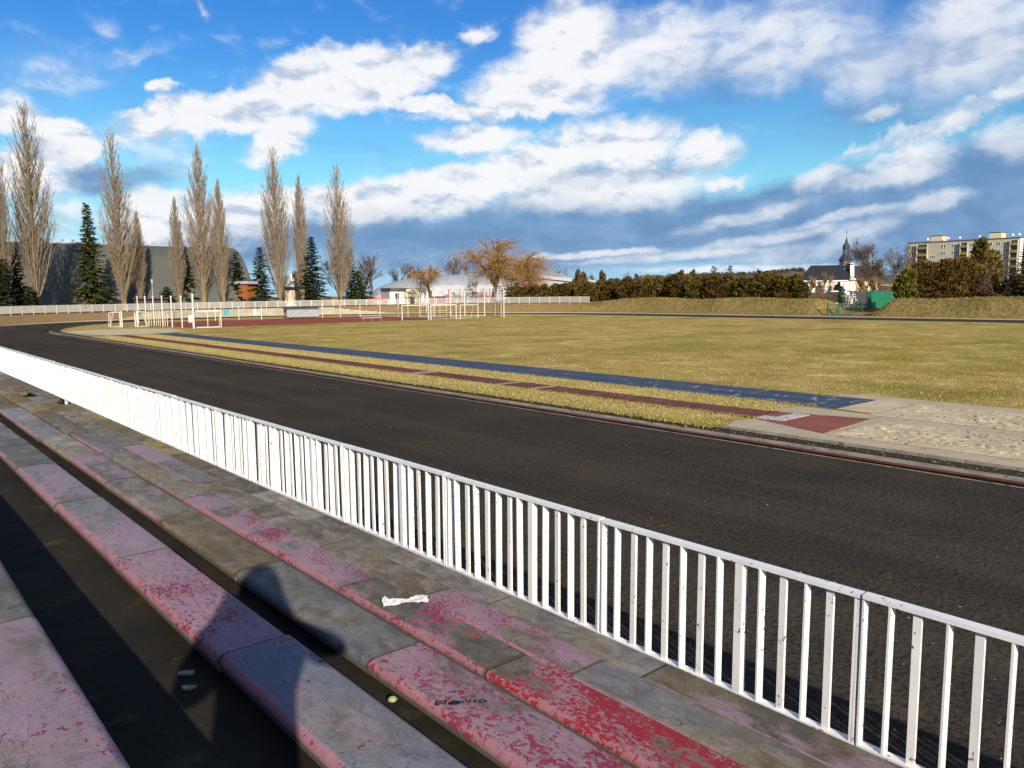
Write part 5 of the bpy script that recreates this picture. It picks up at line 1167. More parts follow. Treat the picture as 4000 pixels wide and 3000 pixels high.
def willow(h, spread, seed, label, loc, lean=0.0, fork=.32, hang=1.0, ns=1400, nb=10, group='weeping willows by the hangar'):
    r = random.Random(seed); t = thing('willow_tree', label, 'willow', loc, 0, group); tr = TB(); cr = TB(); ends = []
    P, de = bend(Vector((0, 0, -.3)), Vector((lean, 0, 1)), h*fork, 5, r, .15, .04); tr.limb(P, h*.040, h*.027, 9); top = P[-1]
    for i in range(nb):
        a = i*2.4+r.uniform(-.4, .4); tilt = .12+.75*((i*.618) % 1)*spread; d = Vector((math.cos(a)*tilt, math.sin(a)*tilt, 1.0)); L = h*(1-fork)*r.uniform(.86, 1.02)/(1+.12*tilt); pts = [top-Vector((0, 0, r.uniform(0, h*.06)))]; dd = d.normalized(); n = 8
        for k in range(n): dd = (dd+rv(r)*.22+Vector((math.cos(a)*.10*tilt, math.sin(a)*.10*tilt, .02 if k < 5 else -.22*tilt))).normalized(); pts.append(pts[-1]+dd*(L/n))
        tr.limb(pts, h*.020, h*.004, 6); ends += [(pts[k], pts[k+1]) for k in range(2, n)]
        for j in range(7):
            k = r.randrange(2, n); b = a+r.uniform(-1.5, 1.5); p2, e2 = bend(pts[k], Vector((math.cos(b), math.sin(b), r.uniform(.0, .9))), L*r.uniform(.25, .45), 6, r, .24, -.10); tr.limb(p2, h*.007, h*.002, 4); ends += [(p2[q], p2[q+1]) for q in range(1, 6)]*2
    for i in range(ns):
        a_, b_ = ends[r.randrange(len(ends))]; p = a_.lerp(b_, r.random()); a = r.uniform(0, 2*PI); o = r.uniform(.15, .7); pts = [p]; dd = Vector((math.cos(a)*o, math.sin(a)*o, .45)).normalized(); outer = math.hypot(p.x, p.y)/(h*.35); Lh = min(h*hang*r.choice((.05, .07, .09, .12, .17, .25, .38))*(.5+.8*min(1.2, outer))*r.uniform(.7, 1.3), max(.5, p.z-.6)); n = 6
        for k in range(n): dd = (dd+Vector((0, 0, -.46))+rv(r)*.15).normalized(); pts.append(pts[-1]+dd*(Lh/n))
        cr.limb(pts, .024, .012, 3)
    mz = max(v.z for v in cr.v); k = h/mz; t.scale = (k, k, k)
    tr.build('trunk', M['willow_bark'], t); cr.build('crown', M['willow_strand'], t); return t
def shrub(h, w, seed, label, loc, mat, n=3200, card=.34, point=.0, group=None, name='thuja_tree', cat='conifer hedge tree', lumps=14):
    r = random.Random(seed); t = thing(name, label, cat, loc, 0, group); cr = TB(); cl = []
    tr = TB(); tr.limb([Vector((0, 0, -.3)), Vector((0, 0, h*.8))], .12, .03, 6); tr.build('trunk', M['grey_bark'], t)
    for i in range(lumps): 
        q = (i+.5)/lumps; rr = w*.5*(1-q*point)*(.95 if q < .8 else .75)*min(1, .55+q*2); a = i*2.4; cl.append((Vector((math.cos(a)*rr*r.uniform(.25, .75), math.sin(a)*rr*r.uniform(.25, .75), h*(.08+.84*q))), rr*r.uniform(.45, .75), h*r.uniform(.09, .15)))
    for i in range(n):
        c, rw, rh = cl[r.randrange(lumps)]; v = rv(r); s = r.uniform(.72, 1.05); p = c+Vector((v.x*rw*s, v.y*rw*s, v.z*rh*s)); d = (v*.7+Vector((0, 0, r.uniform(.3, 1.1)))+rv(r)*.45).normalized(); l = card*r.uniform(.6, 1.3); cr.card(p, d, rv(r), l, l*.6)
    cr.build('crown', M[mat], t); return t
# ---- poplars (column, top row, extra distance, half width in columns, leaders, words)
def at(col, extra, ytop):
    p = behind(col, extra); dp = (p-EYE).dot(DF); top = pt(col, ytop, dp).z; return p, top-p.z, dp/FPX
POP = [(14, 480, 7, 42, 1, 'poplar cut off by the left edge of the photo'), (146, 395, 7, 70, 2, 'tallest poplar, at the left, beside the dark young conifer'), (486, 512, 7, 62, 2, 'broad double stemmed poplar right of the tall spruce'), (552, 830, 9, 22, 1, 'short slim poplar close against the broad one right of the tall spruce'), (702, 775, 9, 24, 1, 'thin ragged poplar, left of the middle pair'), (797, 574, 8, 50, 1, 'tall poplar above the cyan graffiti'), (871, 705, 6, 30, 1, 'slender poplar just right of the tall one above the cyan graffiti'), (1094, 576, 8, 54, 2, 'tall poplar left of the cream house with the sign'), (1183, 690, 8, 26, 1, 'slender poplar right of the cream house with the sign'), (1334, 645, 7, 58, 2, 'rightmost tall poplar, next to the bare grey trees')]
for i, (c, yt, ex_, hw, ld, w) in enumerate(POP):
    p, h, s = at(c, ex_, yt); poplar(h, hw*s*1.05, 100+i, 'bare brown '+w, p, ld, base=.05 if hw > 30 else .03)
# ---- conifers along the fence
CON = [(362, 795, 5, 74, 'spruce_needle', 'large dark green spruce with drooping boughs at the left, tallest of the conifers', 1.0), (70, 950, 10, 42, 'spruce_blue', 'dark slim conifer behind the tallest poplar', 1.1), (20, 1010, 6, 50, 'spruce_blue', 'dark conifer in the shade at the left edge', 1.0), (728, 985, 12, 52, 'spruce_needle', 'green conifer between the thin poplar and the tall one above the cyan graffiti', 1.1), (930, 985, 10, 48, 'spruce_blue', 'sparse conifer in front of the right end of the grey hall', .8), (1022, 965, 9, 62, 'spruce_needle', 'bushy conifer left of the poplar by the cream house', 1.1), (1224, 925, 7, 64, 'spruce_blue', 'dark pointed spruce right of the cream house', 1.3), (1372, 970, 10, 40, 'spruce_blue', 'dark narrow conifer behind the rightmost tall poplar', .9), (1402, 1060, 6, 62, 'spruce_needle', 'low wide green conifer right of the rightmost tall poplar', 1.4), (655, 1120, 9, 45, 'spruce_blue', 'low dark conifer behind the thin ragged poplar', 1.2), (118, 1120, 6, 60, 'spruce_blue', 'low spreading dark conifer at the foot of the tallest poplar', 1.2)]
for i, (c, yt, ex_, hw, mt, w, sp) in enumerate(CON):
    p, h, s = at(c, ex_, yt); conifer(h, hw*s, 200+i, w, p, mt, sparse=sp, droop=.5 if i == 0 else .3)
p, h, s = at(995, 7, 1160); shrub(h, 3.4, 5, 'low rounded dark green bush at the foot of the conifers by the annex', p, 'topiary_leaf', 1200, .3, name='round_bush', cat='bush')
# ---- bare trees
BT = [(1452, 982, 34, 1.0, 'tall bare grey tree right of the poplars', 5), (1425, 1020, 44, .9, 'bare grey tree half hidden behind the low wide conifer', 5), (1562, 1020, 62, 1.0, 'bare tree behind the left end of the white hangar', 5), (1618, 1030, 70, 1.0, 'bare tree left of the pollard willow', 5), (1648, 1028, 62, 1.0, 'bare brown tree just behind the pollard willow', 5), (1778, 990, 60, 1.1, 'bare dark tree rising behind the white hangar roof', 5), (1830, 1010, 66, 1.0, 'bare twiggy tree behind the hangar roof left of the big willow', 5), (2190, 1040, 120, 1.2, 'low bare tree behind the pale grey low roof', 5)]
for i, (c, yt, ex_, sp, w, lv) in enumerate(BT):
    p, h, s = at(c, ex_, yt); bare_tree(h, sp, 300+i, w, p, levels=lv, fork=.25)
p, h, s = at(1688, 7, 1025); willow(h, .9, 71, 'small pollard willow with crooked trunk in front of the white hangar', p, lean=-.16, fork=.46, hang=1.0, ns=800, nb=6)
p, h, s = at(1925, 9, 925); willow(h, .62, 72, 'largest weeping willow with golden hanging twigs by the hangar', p, lean=.03, fork=.30, ns=2200, nb=10, hang=1.1)
p, h, s = at(2052, 11, 955); willow(h, .34, 78, 'weeping willow with long golden strands right of the largest one', p, lean=.1, fork=.36, hang=2.1, ns=1700, nb=6)
p, h, s = at(2020, 14, 1030); conifer(h, 5, 75, 'green conifer between the two big willows', p, 'spruce_needle', sparse=.8)
p, h, s = at(1330, 14, 985); bare_tree(h, .9, 76, 'bare brown tree behind the two poplars by the dark spruce', p, levels=5)
for k, c in enumerate((1655, 1640)):
    p, h, s = at(c, 4, 1065+k*20); bare_tree(h, 1.2, 330+k, ['thin dark sapling beside the pollard willow', 'smaller thin sapling leaning over the cream hut'][k], p, mat='willow_bark', levels=4, trunk_r=.012)
p, h, s = at(1862, 6, 1090); bare_tree(h, 1.2, 335, 'thin dark sapling under the largest weeping willow', p, mat='willow_bark', levels=4, trunk_r=.012)
# ---- thuja hedge behind the berm
protos = []
def hedge_pos(col, back=8.5):
    if col < 2420: p = behind(col, 9 if back < 9 else 12); return p
    d = sight(col, 1160); s = (CX+RO+back)/d.x; x, y = d.x*s, d.y*s
    q = Vector((x, y, 0)); p = bend_pt(ang_of(col, RO+back), RO+back)
    if col < 2750: q = p
    q.z = height(q.x, q.y, back)-.05; return q
r = random.Random(17); HC = [2010, 2046, 2085, 2122, 2160, 2196, 2232, 2268, 2305, 2340, 2378, 2415, 2452, 2490, 2528, 2566, 2604, 2642, 2680, 2716, 2752, 2788, 2822, 2856, 2892, 2928, 2964, 3000, 3034, 3066, 3098, 3126]
HT = [1116, 1118, 1114, 1112, 1110, 1106, 1108, 1108, 1102, 1100, 1092, 1090, 1085, 1092, 1082, 1080, 1082, 1076, 1078, 1084, 1078, 1070, 1085, 1072, 1080, 1090, 1072, 1062, 1075, 1080, 1074, 1092]
OW = ORD+['twenty first', 'twenty second', 'twenty third', 'twenty fourth', 'twenty fifth', 'twenty sixth', 'twenty seventh', 'twenty eighth', 'twenty ninth', 'thirtieth', 'thirty first', 'thirty second']
MT = ['thuja_leaf', 'thuja_brown', 'thuja_brown', 'thuja_yellow']
for i, (c, yt) in enumerate(zip(HC, HT)):
    p = hedge_pos(c, 8.5+r.uniform(-.5, .6)); h = pt(c, yt, (p-EYE).dot(DF)).z-p.z; lab = 'olive brown hedge conifer, %s from the left in the row behind the grass berm' % OW[i]; rz = r.uniform(0, 6)
    if i < 6: t = shrub(4.5, 2.7, 400+i, lab, p, MT[i % 4] if i != 3 else 'thuja_leaf', 3600, .30, .35, 'hedge conifers behind the berm'); protos.append(t)
    else: t = dup(protos[r.choice((0, 1, 2, 4, 5, 0, 1, 4))], p, rz, lab, group='hedge conifers behind the berm'); t.location = p
    k = h/4.5; t.scale = (r.uniform(1.15, 1.5), r.uniform(1.15, 1.5), k)
for i, (c, yt, d_) in enumerate(((2255, 1058, 170), (2277, 1064, 172), (2352, 1062, 178), (2490, 1075, 190), (2662, 1058, 165), (2700, 1060, 165), (2640, 1066, 168))):
    p = pt(c, 1160, d_); p.z = 1.0; h = pt(c, yt, d_).z-p.z; t = dup(protos[(2, 0, 2, 1, 0, 1, 5)[i]], p, i, 'taller pointed conifer peeping over the hedge, %s of seven from the left' % ORD[i], group='pointed conifers behind the hedge'); t.scale = (.9, .9, h/4.5)
for i, (c, yt, d_) in enumerate(((2786, 1040, 175), (2850, 1035, 190), (2960, 1050, 170), (2990, 1058, 172))):
    p = pt(c, 1160, d_); p.z = .8; h = pt(c, yt, d_).z-p.z; conifer(h, 2.4, 460+i, 'small dark spruce tip above the hedge, %s of four from the left' % ORD[i], p, 'spruce_blue', group='spruces behind the hedge', nb=70)
for i, (c, yt, d_, w) in enumerate(((2330, 1062, 230, 'left'), (2440, 1055, 240, 'middle'), (2520, 1062, 250, 'right'))):
    p = pt(c, 1160, d_); p.z = 1; h = pt(c, yt, d_).z-p.z; bare_tree(h, 1.25, 340+i, 'low wide bare treetop beyond the hedge, %s one of three' % w, p, levels=5, fork=.2)
# ---- around the church and the right edge
def rt(px, ytop, d_, gz=.5): p = pt(px, 1160, d_); p.z = gz; return p, pt(px, ytop, d_).z-gz
p, h = rt(3272, 1103, 168); shrub(h, 4.4, 480, 'dark green cone shaped topiary in front of the white church', p, 'topiary_leaf', 4200, .26, .82, name='topiary_tree', cat='topiary')
p, h = rt(3206, 1057, 135); bare_tree(h, .8, 350, 'rusty twigged bare tree in front of the church roof', p, tw='dry_shrub', levels=5, fork=.22)
p, h = rt(3160, 1075, 126); bare_tree(h, .8, 351, 'bare tan shrub tree at the end of the hedge by the rubble', p, tw='dry_shrub', levels=5, fork=.2)
p, h = rt(3408, 922, 178); bare_tree(h, 1.45, 352, 'big bare tree left of the apartment block, nearest the church', p, levels=6, fork=.26, tips=3)
p, h = rt(3476, 940, 172); bare_tree(h, 1.4, 353, 'big bare tree against the left end of the apartment block', p, levels=6, fork=.26, tips=3)
p, h = rt(3398, 1075, 150); bare_tree(h, .9, 354, 'low brown twiggy bush behind the green windscreen', p, tw='dry_shrub', levels=5, fork=.18, name='twiggy_bush')
p, h = rt(3440, 1085, 152); bare_tree(h, .9, 355, 'second low brown twiggy bush, right of the first behind the windscreen', p, tw='dry_shrub', levels=5, fork=.18, name='twiggy_bush')
BG = [(3540, 1052, 'thuja_yellow', 3.0, 'yellow green conifer at the left end of the big brown hedge'), (3592, 1022, 'thuja_brown', 4.6, 'rusty brown conifer bush, first of the big hedge below the flats'), (3640, 1035, 'thuja_brown', 4.2, 'dark brown conifer bush in the dip of the big hedge'), (3690, 1018, 'thuja_brown', 4.8, 'tall rusty conifer bush in the middle of the big hedge'), (3742, 1010, 'thuja_brown', 5.0, 'highest rusty brown conifer bush of the big hedge'), (3790, 1030, 'thuja_leaf', 4.6, 'brown green conifer bush under the ragged pine'), (3838, 1062, 'thuja_brown', 4.2, 'low brown conifer bush at the right end of the big hedge')]
for i, (c, yt, mt, w, lab) in enumerate(BG):
    p, h = rt(c, yt, 104+(i % 3), .6); shrub(h, w, 490+i, lab, p, mt, 6500, .34, .12, 'big brown hedge on the right', lumps=22)
p, h = rt(3822, 935, 125); shrub(h, 6.2, 520, 'ragged green pine standing in front of the apartment block', p, 'thuja_leaf', 6500, .5, .62, 'evergreens at the right edge', 'pine_tree', 'pine', lumps=34)
p, h = rt(3872, 985, 128); shrub(h, 4.4, 521, 'ragged olive pine leaning right of the taller pine', p, 'thuja_leaf', 3600, .5, .5, 'evergreens at the right edge', 'pine_tree', 'pine', lumps=20)
p, h = rt(4005, 965, 100); conifer(h, 3.0, 522, 'dark evergreen cut off by the right edge of the photo', p, 'spruce_needle', base=.12, sparse=1.6, droop=.2, group='evergreens at the right edge', name='pine_tree')
p, h = rt(3965, 1080, 104); shrub(h, 4.5, 523, 'dark green bush by the garden house at the right edge', p, 'topiary_leaf', 3000, .32, .2, name='round_bush', cat='bush')
p, h = rt(3933, 1010, 101); bare_tree(h, 1.6, 524, 'bare dark tree with a straight black trunk near the right edge', p, mat='willow_bark', levels=5, fork=.42, trunk_r=.028)
p, h = rt(3870, 1110, 103); shrub(h, 3.6, 525, 'dark low bush between the big hedge and the garden house', p, 'thuja_brown', 2600, .3, .2, name='round_bush', cat='bush')
blade('clod', [(.07, .05, .03), (.14, .105, .06), (.20, .155, .09)])
# ---- distant woods on the hill crest: nobody could count them
r = random.Random(31); tb = TB()
for k in range(420):
    px = r.choice((r.uniform(2500, 3140), r.uniform(2600, 2950), r.uniform(2960, 3140))); d_ = 1900*math.cos(rad(azel(px, 1080)[0])-YAW); y0 = np.interp(px, [2350, 2500, 2650, 2850, 3000, 3120, 3300], [1100, 1088, 1080, 1077, 1070, 1060, 1062]); c = pt(px, y0+2, d_)
    hgt = r.uniform(3, 9); w = hgt*r.uniform(.35, .6)
    for j in range(16): v = rv(r); p = c+Vector((v.x*w, v.y*w, hgt*.5+v.z*hgt*.5)); tb.card(p, rv(r), rv(r), hgt*.45, hgt*.4)
tag(tb.build('distant_wood', M['hill_tree'], None), 'distant dark wood along the crest of the hill', 'wood', kind='stuff')
# ---- grass tufts, bank tufts, leaf litter, grit
def blades(name, n, pick, hmin, hmax, wid, mat, label, cat, seed):
    g = np.random.default_rng(seed); xy = pick(g, n); n = len(xy); a = g.uniform(0, 2*PI, n); h = g.uniform(hmin, hmax, n); lean = g.normal(0, .5, (n, 2))*h[:, None]; w = wid*g.uniform(.6, 1.3, n)
    P = xy; dx = np.stack([np.cos(a)*w, np.sin(a)*w, np.zeros(n)], 1); T = P+np.stack([lean[:, 0], lean[:, 1], h], 1); V = np.concatenate([P-dx, P+dx, T]); i = np.arange(n); F = np.stack([i, i+n, i+2*n], 1)
    return tag(np_mesh(name, V, F, M[mat]), label, cat, kind='stuff')
def pick_near(g, n):
    y = 4+66*g.random(n*3)**1.9; x = g.uniform(15.35, 20.4, n*3); k = (((x > 15.35) & (x < 17.42)) | ((x > 18.55) & (x < 20.42))) & ((y > 11.0) | ((x < 16.2) & (y > 10.6)))
    e = g.random(n*3); keep = k & ((e < .9)); x, y = x[keep][:n], y[keep][:n]; return np.stack([x, y, np.full(len(x), .036)], 1)
blades('dry_grass', 70000, pick_near, .02, .06, .009, 'straw', 'dry straw coloured grass between the runways', 'grass', 1)
def pick_pitch(g, n):
    d = 18+60*g.random(n)**1.6; a = np.radians(g.uniform(28, 76, n)); x, y = d*np.sin(a), d*np.cos(a); k = (x > 22.9) & ~((x < 23.8) & (y < 11.5)); x, y = x[k], y[k]; return np.stack([x, y, np.full(len(x), .035)], 1)
blades('pitch_grass', 36000, pick_pitch, .02, .06, .013, 'straw', 'short dry grass of the sports pitch', 'grass', 2)
blades('green_grass', 8000, pick_pitch, .02, .055, .016, 'green_tuft', 'short green grass mixed into the pitch', 'grass', 3)
def pick_edge(g, n):
    y = 10.6+45*g.random(n)**1.7; x = np.where(g.random(n) < .5, g.normal(15.55, .12, n), np.where(g.random(n) < .5, g.normal(17.3, .05, n), g.normal(20.3, .06, n))); return np.stack([x, y, np.full(n, .03)], 1)
blades('green_edge_grass', 9000, pick_edge, .03, .09, .014, 'green_tuft', 'green weeds along the runway edges', 'grass', 4)
def pick_bank(g, n):
    o = g.uniform(.7, 7, n); s = g.uniform(-10, 88, n); a = g.uniform(-.05, 1.0, n); onb = g.random(n) < .35
    x = np.where(onb, CX+(RO+o)*np.cos(a), CX+RO+o); y = np.where(onb, CY1+(RO+o)*np.sin(a), s); z = np.array([height(float(p), float(q), float(w)) for p, q, w in zip(x, y, o)]); k = z > .15; return np.stack([x, y, z-.02], 1)[k]
blades('bank_grass', 28000, pick_bank, .08, .30, .035, 'bank_tuft', 'dead grass tussocks on the berm', 'grass', 5)
def scatter_flat(name, n, fx, fy, size, mat, label, cat, seed, z=.006):
    g = np.random.default_rng(seed); x, y = fx(g, n), fy(g, n); a = g.uniform(0, 2*PI, n); s = size*g.uniform(.5, 1.4, n); V = []
    for k, (r_, dz) in enumerate(((1, 0), (.6, 1), (1, 0), (.6, 1))):
        t = a+k*PI/2; V.append(np.stack([x+np.cos(t)*s*r_, y+np.sin(t)*s*r_, np.full(n, z)+dz*s*g.uniform(.0, .55, n)], 1))
    V = np.concatenate(V); i = np.arange(n); return tag(np_mesh(name, V, np.stack([i, i+n, i+2*n, i+3*n], 1), M[mat]), label, cat, kind='stuff')
scatter_flat('track_grit', 1000, lambda g, n: g.uniform(4.6, 14.3, n), lambda g, n: -2+34*g.random(n)**1.6, .011, 'pebbles', 'light grit scattered on the dark running track', 'grit', 6)
scatter_flat('fallen_leaves', 700, lambda g, n: np.where(g.random(n) < .97, g.normal(15.35, .22, n), g.uniform(5, 14, n)), lambda g, n: 4+40*g.random(n)**1.4, .03, 'leaf_litter', 'fallen brown leaves along the track edging', 'leaves', 7, .03)
def clods(g, n, k): return np.concatenate([g.normal(a, .45, n//4+1) for a in (17.3, 18.4, 20.7, 21.9)])[:n] if k == 0 else np.concatenate([g.normal(a, 1.0, n//4+1) for a in (6.3, 5.2, 7.0, 5.6)])[:n]
scatter_flat('sand_clods', 380, lambda g, n: clods(g, n, 0), lambda g, n: np.clip(clods(g, n, 1), 1, 8.2), .042, 'clod', 'dark damp clods kicked up in the sand pits', 'clods', 8, .062)
# ------------------------------------------------------------------ the photographer, whose shadow falls on the planks
def photographer():
    t = thing('person', 'standing person in a dark jacket holding a phone at chest height', 'person', (0, 0, 0), 0)
    back = -DF; base = Vector((0, 0, 1.93))+back*.40+DR*.02
    def L(r_, f_, z): return base+DR*r_+DF*f_+Vector((0, 0, z))
    V = []; E = []; R = []
    def chain(pts, root=None):
        prev = root
        for p, rr in pts:
            V.append(p); R.append(rr); i = len(V)-1
            if prev is not None: E.append((prev, i))
            prev = i
        return prev
    pel = chain([(L(0, 0, .92), .155)]); sp = chain([(L(0, 0, 1.08), .18), (L(0, 0, 1.25), .20), (L(0, 0, 1.38), .185)], pel); nk = chain([(L(0, .0, 1.47), .13), (L(0, .02, 1.55), .11)], sp)
    hd = chain([(L(0, .05, 1.60), .085), (L(0, .06, 1.68), .098), (L(0, .05, 1.74), .07)], nk)
    for s in (-1, 1):
        hip = chain([(L(s*.10, 0, .85), .10), (L(s*.12, .03, .48), .07), (L(s*.13, 0, .09), .05)], pel); chain([(L(s*.14, .10, .05), .045), (L(s*.15, .18, .035), .03)], hip)
        sh = chain([(L(s*.19, 0, 1.38), .10), (L(s*(.30 if s < 0 else .37), -.02, 1.20 if s < 0 else 1.33), .075), (L(s*(.30 if s < 0 else .40), .08, 1.09 if s < 0 else 1.27), .068), (L(s*.17, .26, 1.19), .055), (L(s*.105, .325, 1.225), .032)], sp)
    me = bpy.data.meshes.new('body'); me.from_pydata([tuple(v) for v in V], E, []); o = bpy.data.objects.new('body', me); COL.objects.link(o); o.parent = t; me.materials.append(M['jacket'])
    sk = o.modifiers.new('skin', 'SKIN'); sk.use_smooth_shade = True
    for i, q in enumerate(R): me.skin_vertices[0].data[i].radius = (q, q*.82)
    me.skin_vertices[0].data[0].use_root = True; ss_ = o.modifiers.new('sub', 'SUBSURF'); ss_.levels = ss_.render_levels = 1
    mb = MB(); pr = [(math.sin(a)*.105, .115*math.cos(a)) for a in [PI*k/10 for k in range(11)]]; mb.lathe(pr, tuple(L(0, .035, 1.70)), 14); mb.build('hair', M['hair'], t, smooth=True); mb = MB(); mb.lathe([(.20, -.20), (.155, -.08), (.132, .02), (.12, .06), (.075, .10), (0, .115)], tuple(L(0, -.005, 1.67)), 12); o_ = mb.build('hood', M['jacket'], t, smooth=True)
    for s in (-1, 1):
        for k in range(4):
            f = MB(); z = 1.25-.021*k; f.tube([L(s*.10, .33, z), L(s*.088, .372, z+.004), L(s*.078, .382, z+.004), L(s*(.07-.004*(k % 2)), .378, z)], [.0095, .009, .0085, .007], 7); f.build('finger', M['skin'], t, smooth=True)
        f = MB(); f.tube([L(s*.10, .31, 1.22), L(s*.085, .325, 1.205), L(s*.06, .352, 1.215)], [.012, .011, .008], 7); f.build('thumb', M['skin'], t, smooth=True)
    for s in (-1, 1):
        e = MB(); e.lathe([(.0, .012), (.009, .008), (.012, 0), (.009, -.008), (0, -.012)], tuple(L(s*.032, .147, 1.675)), 8); e.build('eye', M['white_plaster'], t)
    e = MB(); e.tube([L(0, .14, 1.685), L(0, .165, 1.65), L(0, .15, 1.64)], [.01, .016, .012], 6); e.build('nose', M['skin'], t); e = MB(); e.bar(L(-.024, .146, 1.612), L(.024, .146, 1.612), .012, .01); e.build('mouth', M['red_spray'], t)
    ph = thing('phone', 'dark mobile phone held by the person in both hands', 'phone', tuple(EYE-DF*.03+Vector((0, 0, -.02))), -YAW); f = MB(); f.box((0, 0, 0), (.155, .009, .075)); f.build('phone_body', M['black'], ph)
photographer()
# ------------------------------------------------------------------ light and sky
SUN_AZ, SUN_EL = 203.2, 22.5
sd = Vector((math.sin(rad(SUN_AZ))*math.cos(rad(SUN_EL)), math.cos(rad(SUN_AZ))*math.cos(rad(SUN_EL)), math.sin(rad(SUN_EL))))
sl = bpy.data.lights.new('sun', 'SUN'); sl.energy = 5.0; sl.angle = rad(.5); sl.color = (1, .88, .70); so = bpy.data.objects.new('sun', sl); COL.objects.link(so); so.rotation_euler = sd.to_track_quat('Z', 'Y').to_euler(); so.location = (0, 0, 60)
w = bpy.data.worlds.new('World'); sc.world = w; w.use_nodes = True; nt = w.node_tree; nt.nodes.clear(); g = NG(nt)
out = g.n('ShaderNodeOutputWorld'); plain = g.n('ShaderNodeBackground'); cloudy = g.n('ShaderNodeBackground'); mixs = g.n('ShaderNodeMixShader'); nt.links.new(mixs.outputs[0], out.inputs[0]); nt.links.new(plain.outputs[0], mixs.inputs[1]); nt.links.new(cloudy.outputs[0], mixs.inputs[2])
def skytex():
    sky = g.n('ShaderNodeTexSky', sky_type='NISHITA'); sky.sun_disc = False; sky.sun_elevation = rad(SUN_EL); sky.sun_rotation = rad(SUN_AZ); sky.altitude = 200; sky.air_density = 1.0; sky.dust_density = .3; sky.ozone_density = 3.0
    hs = g.n('ShaderNodeHueSaturation'); hs.inputs['Saturation'].default_value = 1.18; hs.inputs['Value'].default_value = SKYV; hs.inputs['Hue'].default_value = .515; nt.links.new(sky.outputs[0], hs.inputs['Color']); return hs.outputs[0]
SKYV = 1.25
D = g.n('ShaderNodeTexCoord').outputs['Generated']; s = g.sep(D)
az = g.math('MULTIPLY', g.math('ARCTAN2', s[0], s[1]), 57.29578); el = g.math('MULTIPLY', g.math('ARCSINE', s[2]), 57.29578)
# the cloud banks of this day stand over the far side of the ground (bearing 41 degrees); elsewhere the sky is clear with thin haze
sector = g.math('MULTIPLY', g.ss(g.math('ABSOLUTE', g.math('SUBTRACT', az, 41.0)), 62, 46), g.math('MULTIPLY', g.ss(el, 36, 23), g.math('GREATER_THAN', el, -2.0)))
nt.links.new(sector, mixs.inputs[0])
nt.links.new(g.mix(.22, skytex(), (5.0, 5.6, 6.6)), plain.inputs[0])
P = g.comb(az, el, 0.0)
WHITE = [(860, 445, 420, 80, 13, 1.0), (1330, 320, 420, 120, 12, 1.2), (1600, 240, 190, 80, 5, 1.0), (660, 345, 60, 32, 10, .9), (560, 440, 90, 26, 5, .7), (1080, 560, 170, 85, 24, 1.0), (1860, 545, 260, 65, 0, 1.0), (1700, 400, 330, 36, -6, .95), (2000, 430, 420, 36, 2, 1.0), (1870, 130, 100, 36, 10, .6),
 (2250, 200, 260, 200, 18, 1.1), (2600, 190, 420, 170, 8, .85), (3050, 160, 420, 180, 0, .78), (3400, 240, 280, 170, -15, .66), (3850, 120, 330, 240, 0, .80), (2100, 330, 330, 120, 8, 1.05), (3850, 420, 380, 45, 18, .85), (3500, 530, 330, 26, 20, .7), (3480, 440, 110, 32, 5, .6),
 (2280, 550, 170, 95, 10, 1.2), (2480, 570, 200, 100, 5, 1.3), (2740, 590, 130, 90, 0, 1.2), (2100, 650, 330, 100, 12, 1.2), (1750, 740, 380, 100, 10, 1.2), (2350, 740, 480, 90, 2, 1.1), (1500, 790, 280, 90, 5, 1.0), (2810, 700, 90, 28, 0, .9),
 (3200, 695, 130, 55, 8, .85), (3560, 620, 150, 85, 10, 1.1), (3450, 690, 230, 40, 10, .7), (3960, 560, 130, 85, 0, .8), (240, 560, 120, 95, 0, 1.15), (640, 850, 240, 110, 5, 1.1), (1000, 830, 260, 90, 0, .9), (720, 770, 110, 30, 0, .8), (30, 460, 120, 90, 0, .7), (60, 700, 150, 110, 0, .75), (180, 980, 300, 70, 0, .4),
 (2900, 850, 300, 32, 12, .7), (3280, 850, 280, 26, 12, .75), (3620, 790, 140, 40, 14, .75), (3000, 935, 460, 26, 8, .75), (2650, 1000, 480, 22, 3, .85), (2350, 990, 320, 18, 2, .9), (3130, 990, 330, 55, 6, .65), (2900, 1050, 560, 20, 0, .85), (3380, 900, 170, 50, 20, .65), (500, 200, 260, 34, 14, .40), (380, 240, 160, 30, 20, .36), (770, 40, 60, 26, -40, .40), (420, 90, 90, 40, -40, .36), (200, 260, 330, 130, 10, .33), (560, 600, 330, 150, 0, .36), (150, 830, 240, 90, 0, .5), (1180, 790, 260, 70, 4, .8), (620, 960, 500, 50, 0, .45)]
GREY = [(2300, 880, 1000, 130, 2, 1.0), (3300, 800, 860, 140, 8, 1.0), (3850, 720, 350, 170, 12, .95), (1500, 920, 420, 110, 0, .95), (520, 690, 250, 60, 8, .5), (310, 690, 110, 70, 20, .8), (1000, 950, 420, 90, 0, .75), (2430, 680, 420, 50, 4, .8), (2050, 770, 300, 40, 8, .5), (3000, 280, 700, 140, 0, .42), (3600, 320, 500, 220, 0, .46), (600, 740, 400, 120, 0, .25), (3500, 930, 700, 90, 5, .8), (100, 900, 300, 90, 0, .3), (2700, 1000, 700, 40, 0, .5), (1900, 990, 800, 90, 0, .9), (1100, 1000, 500, 60, 0, .5), (3300, 980, 500, 60, 0, .6)]
wv = g.noise(P, .13, 2, .5, out=1); wv2 = g.noise(P, .55, 5, .62, out=1)
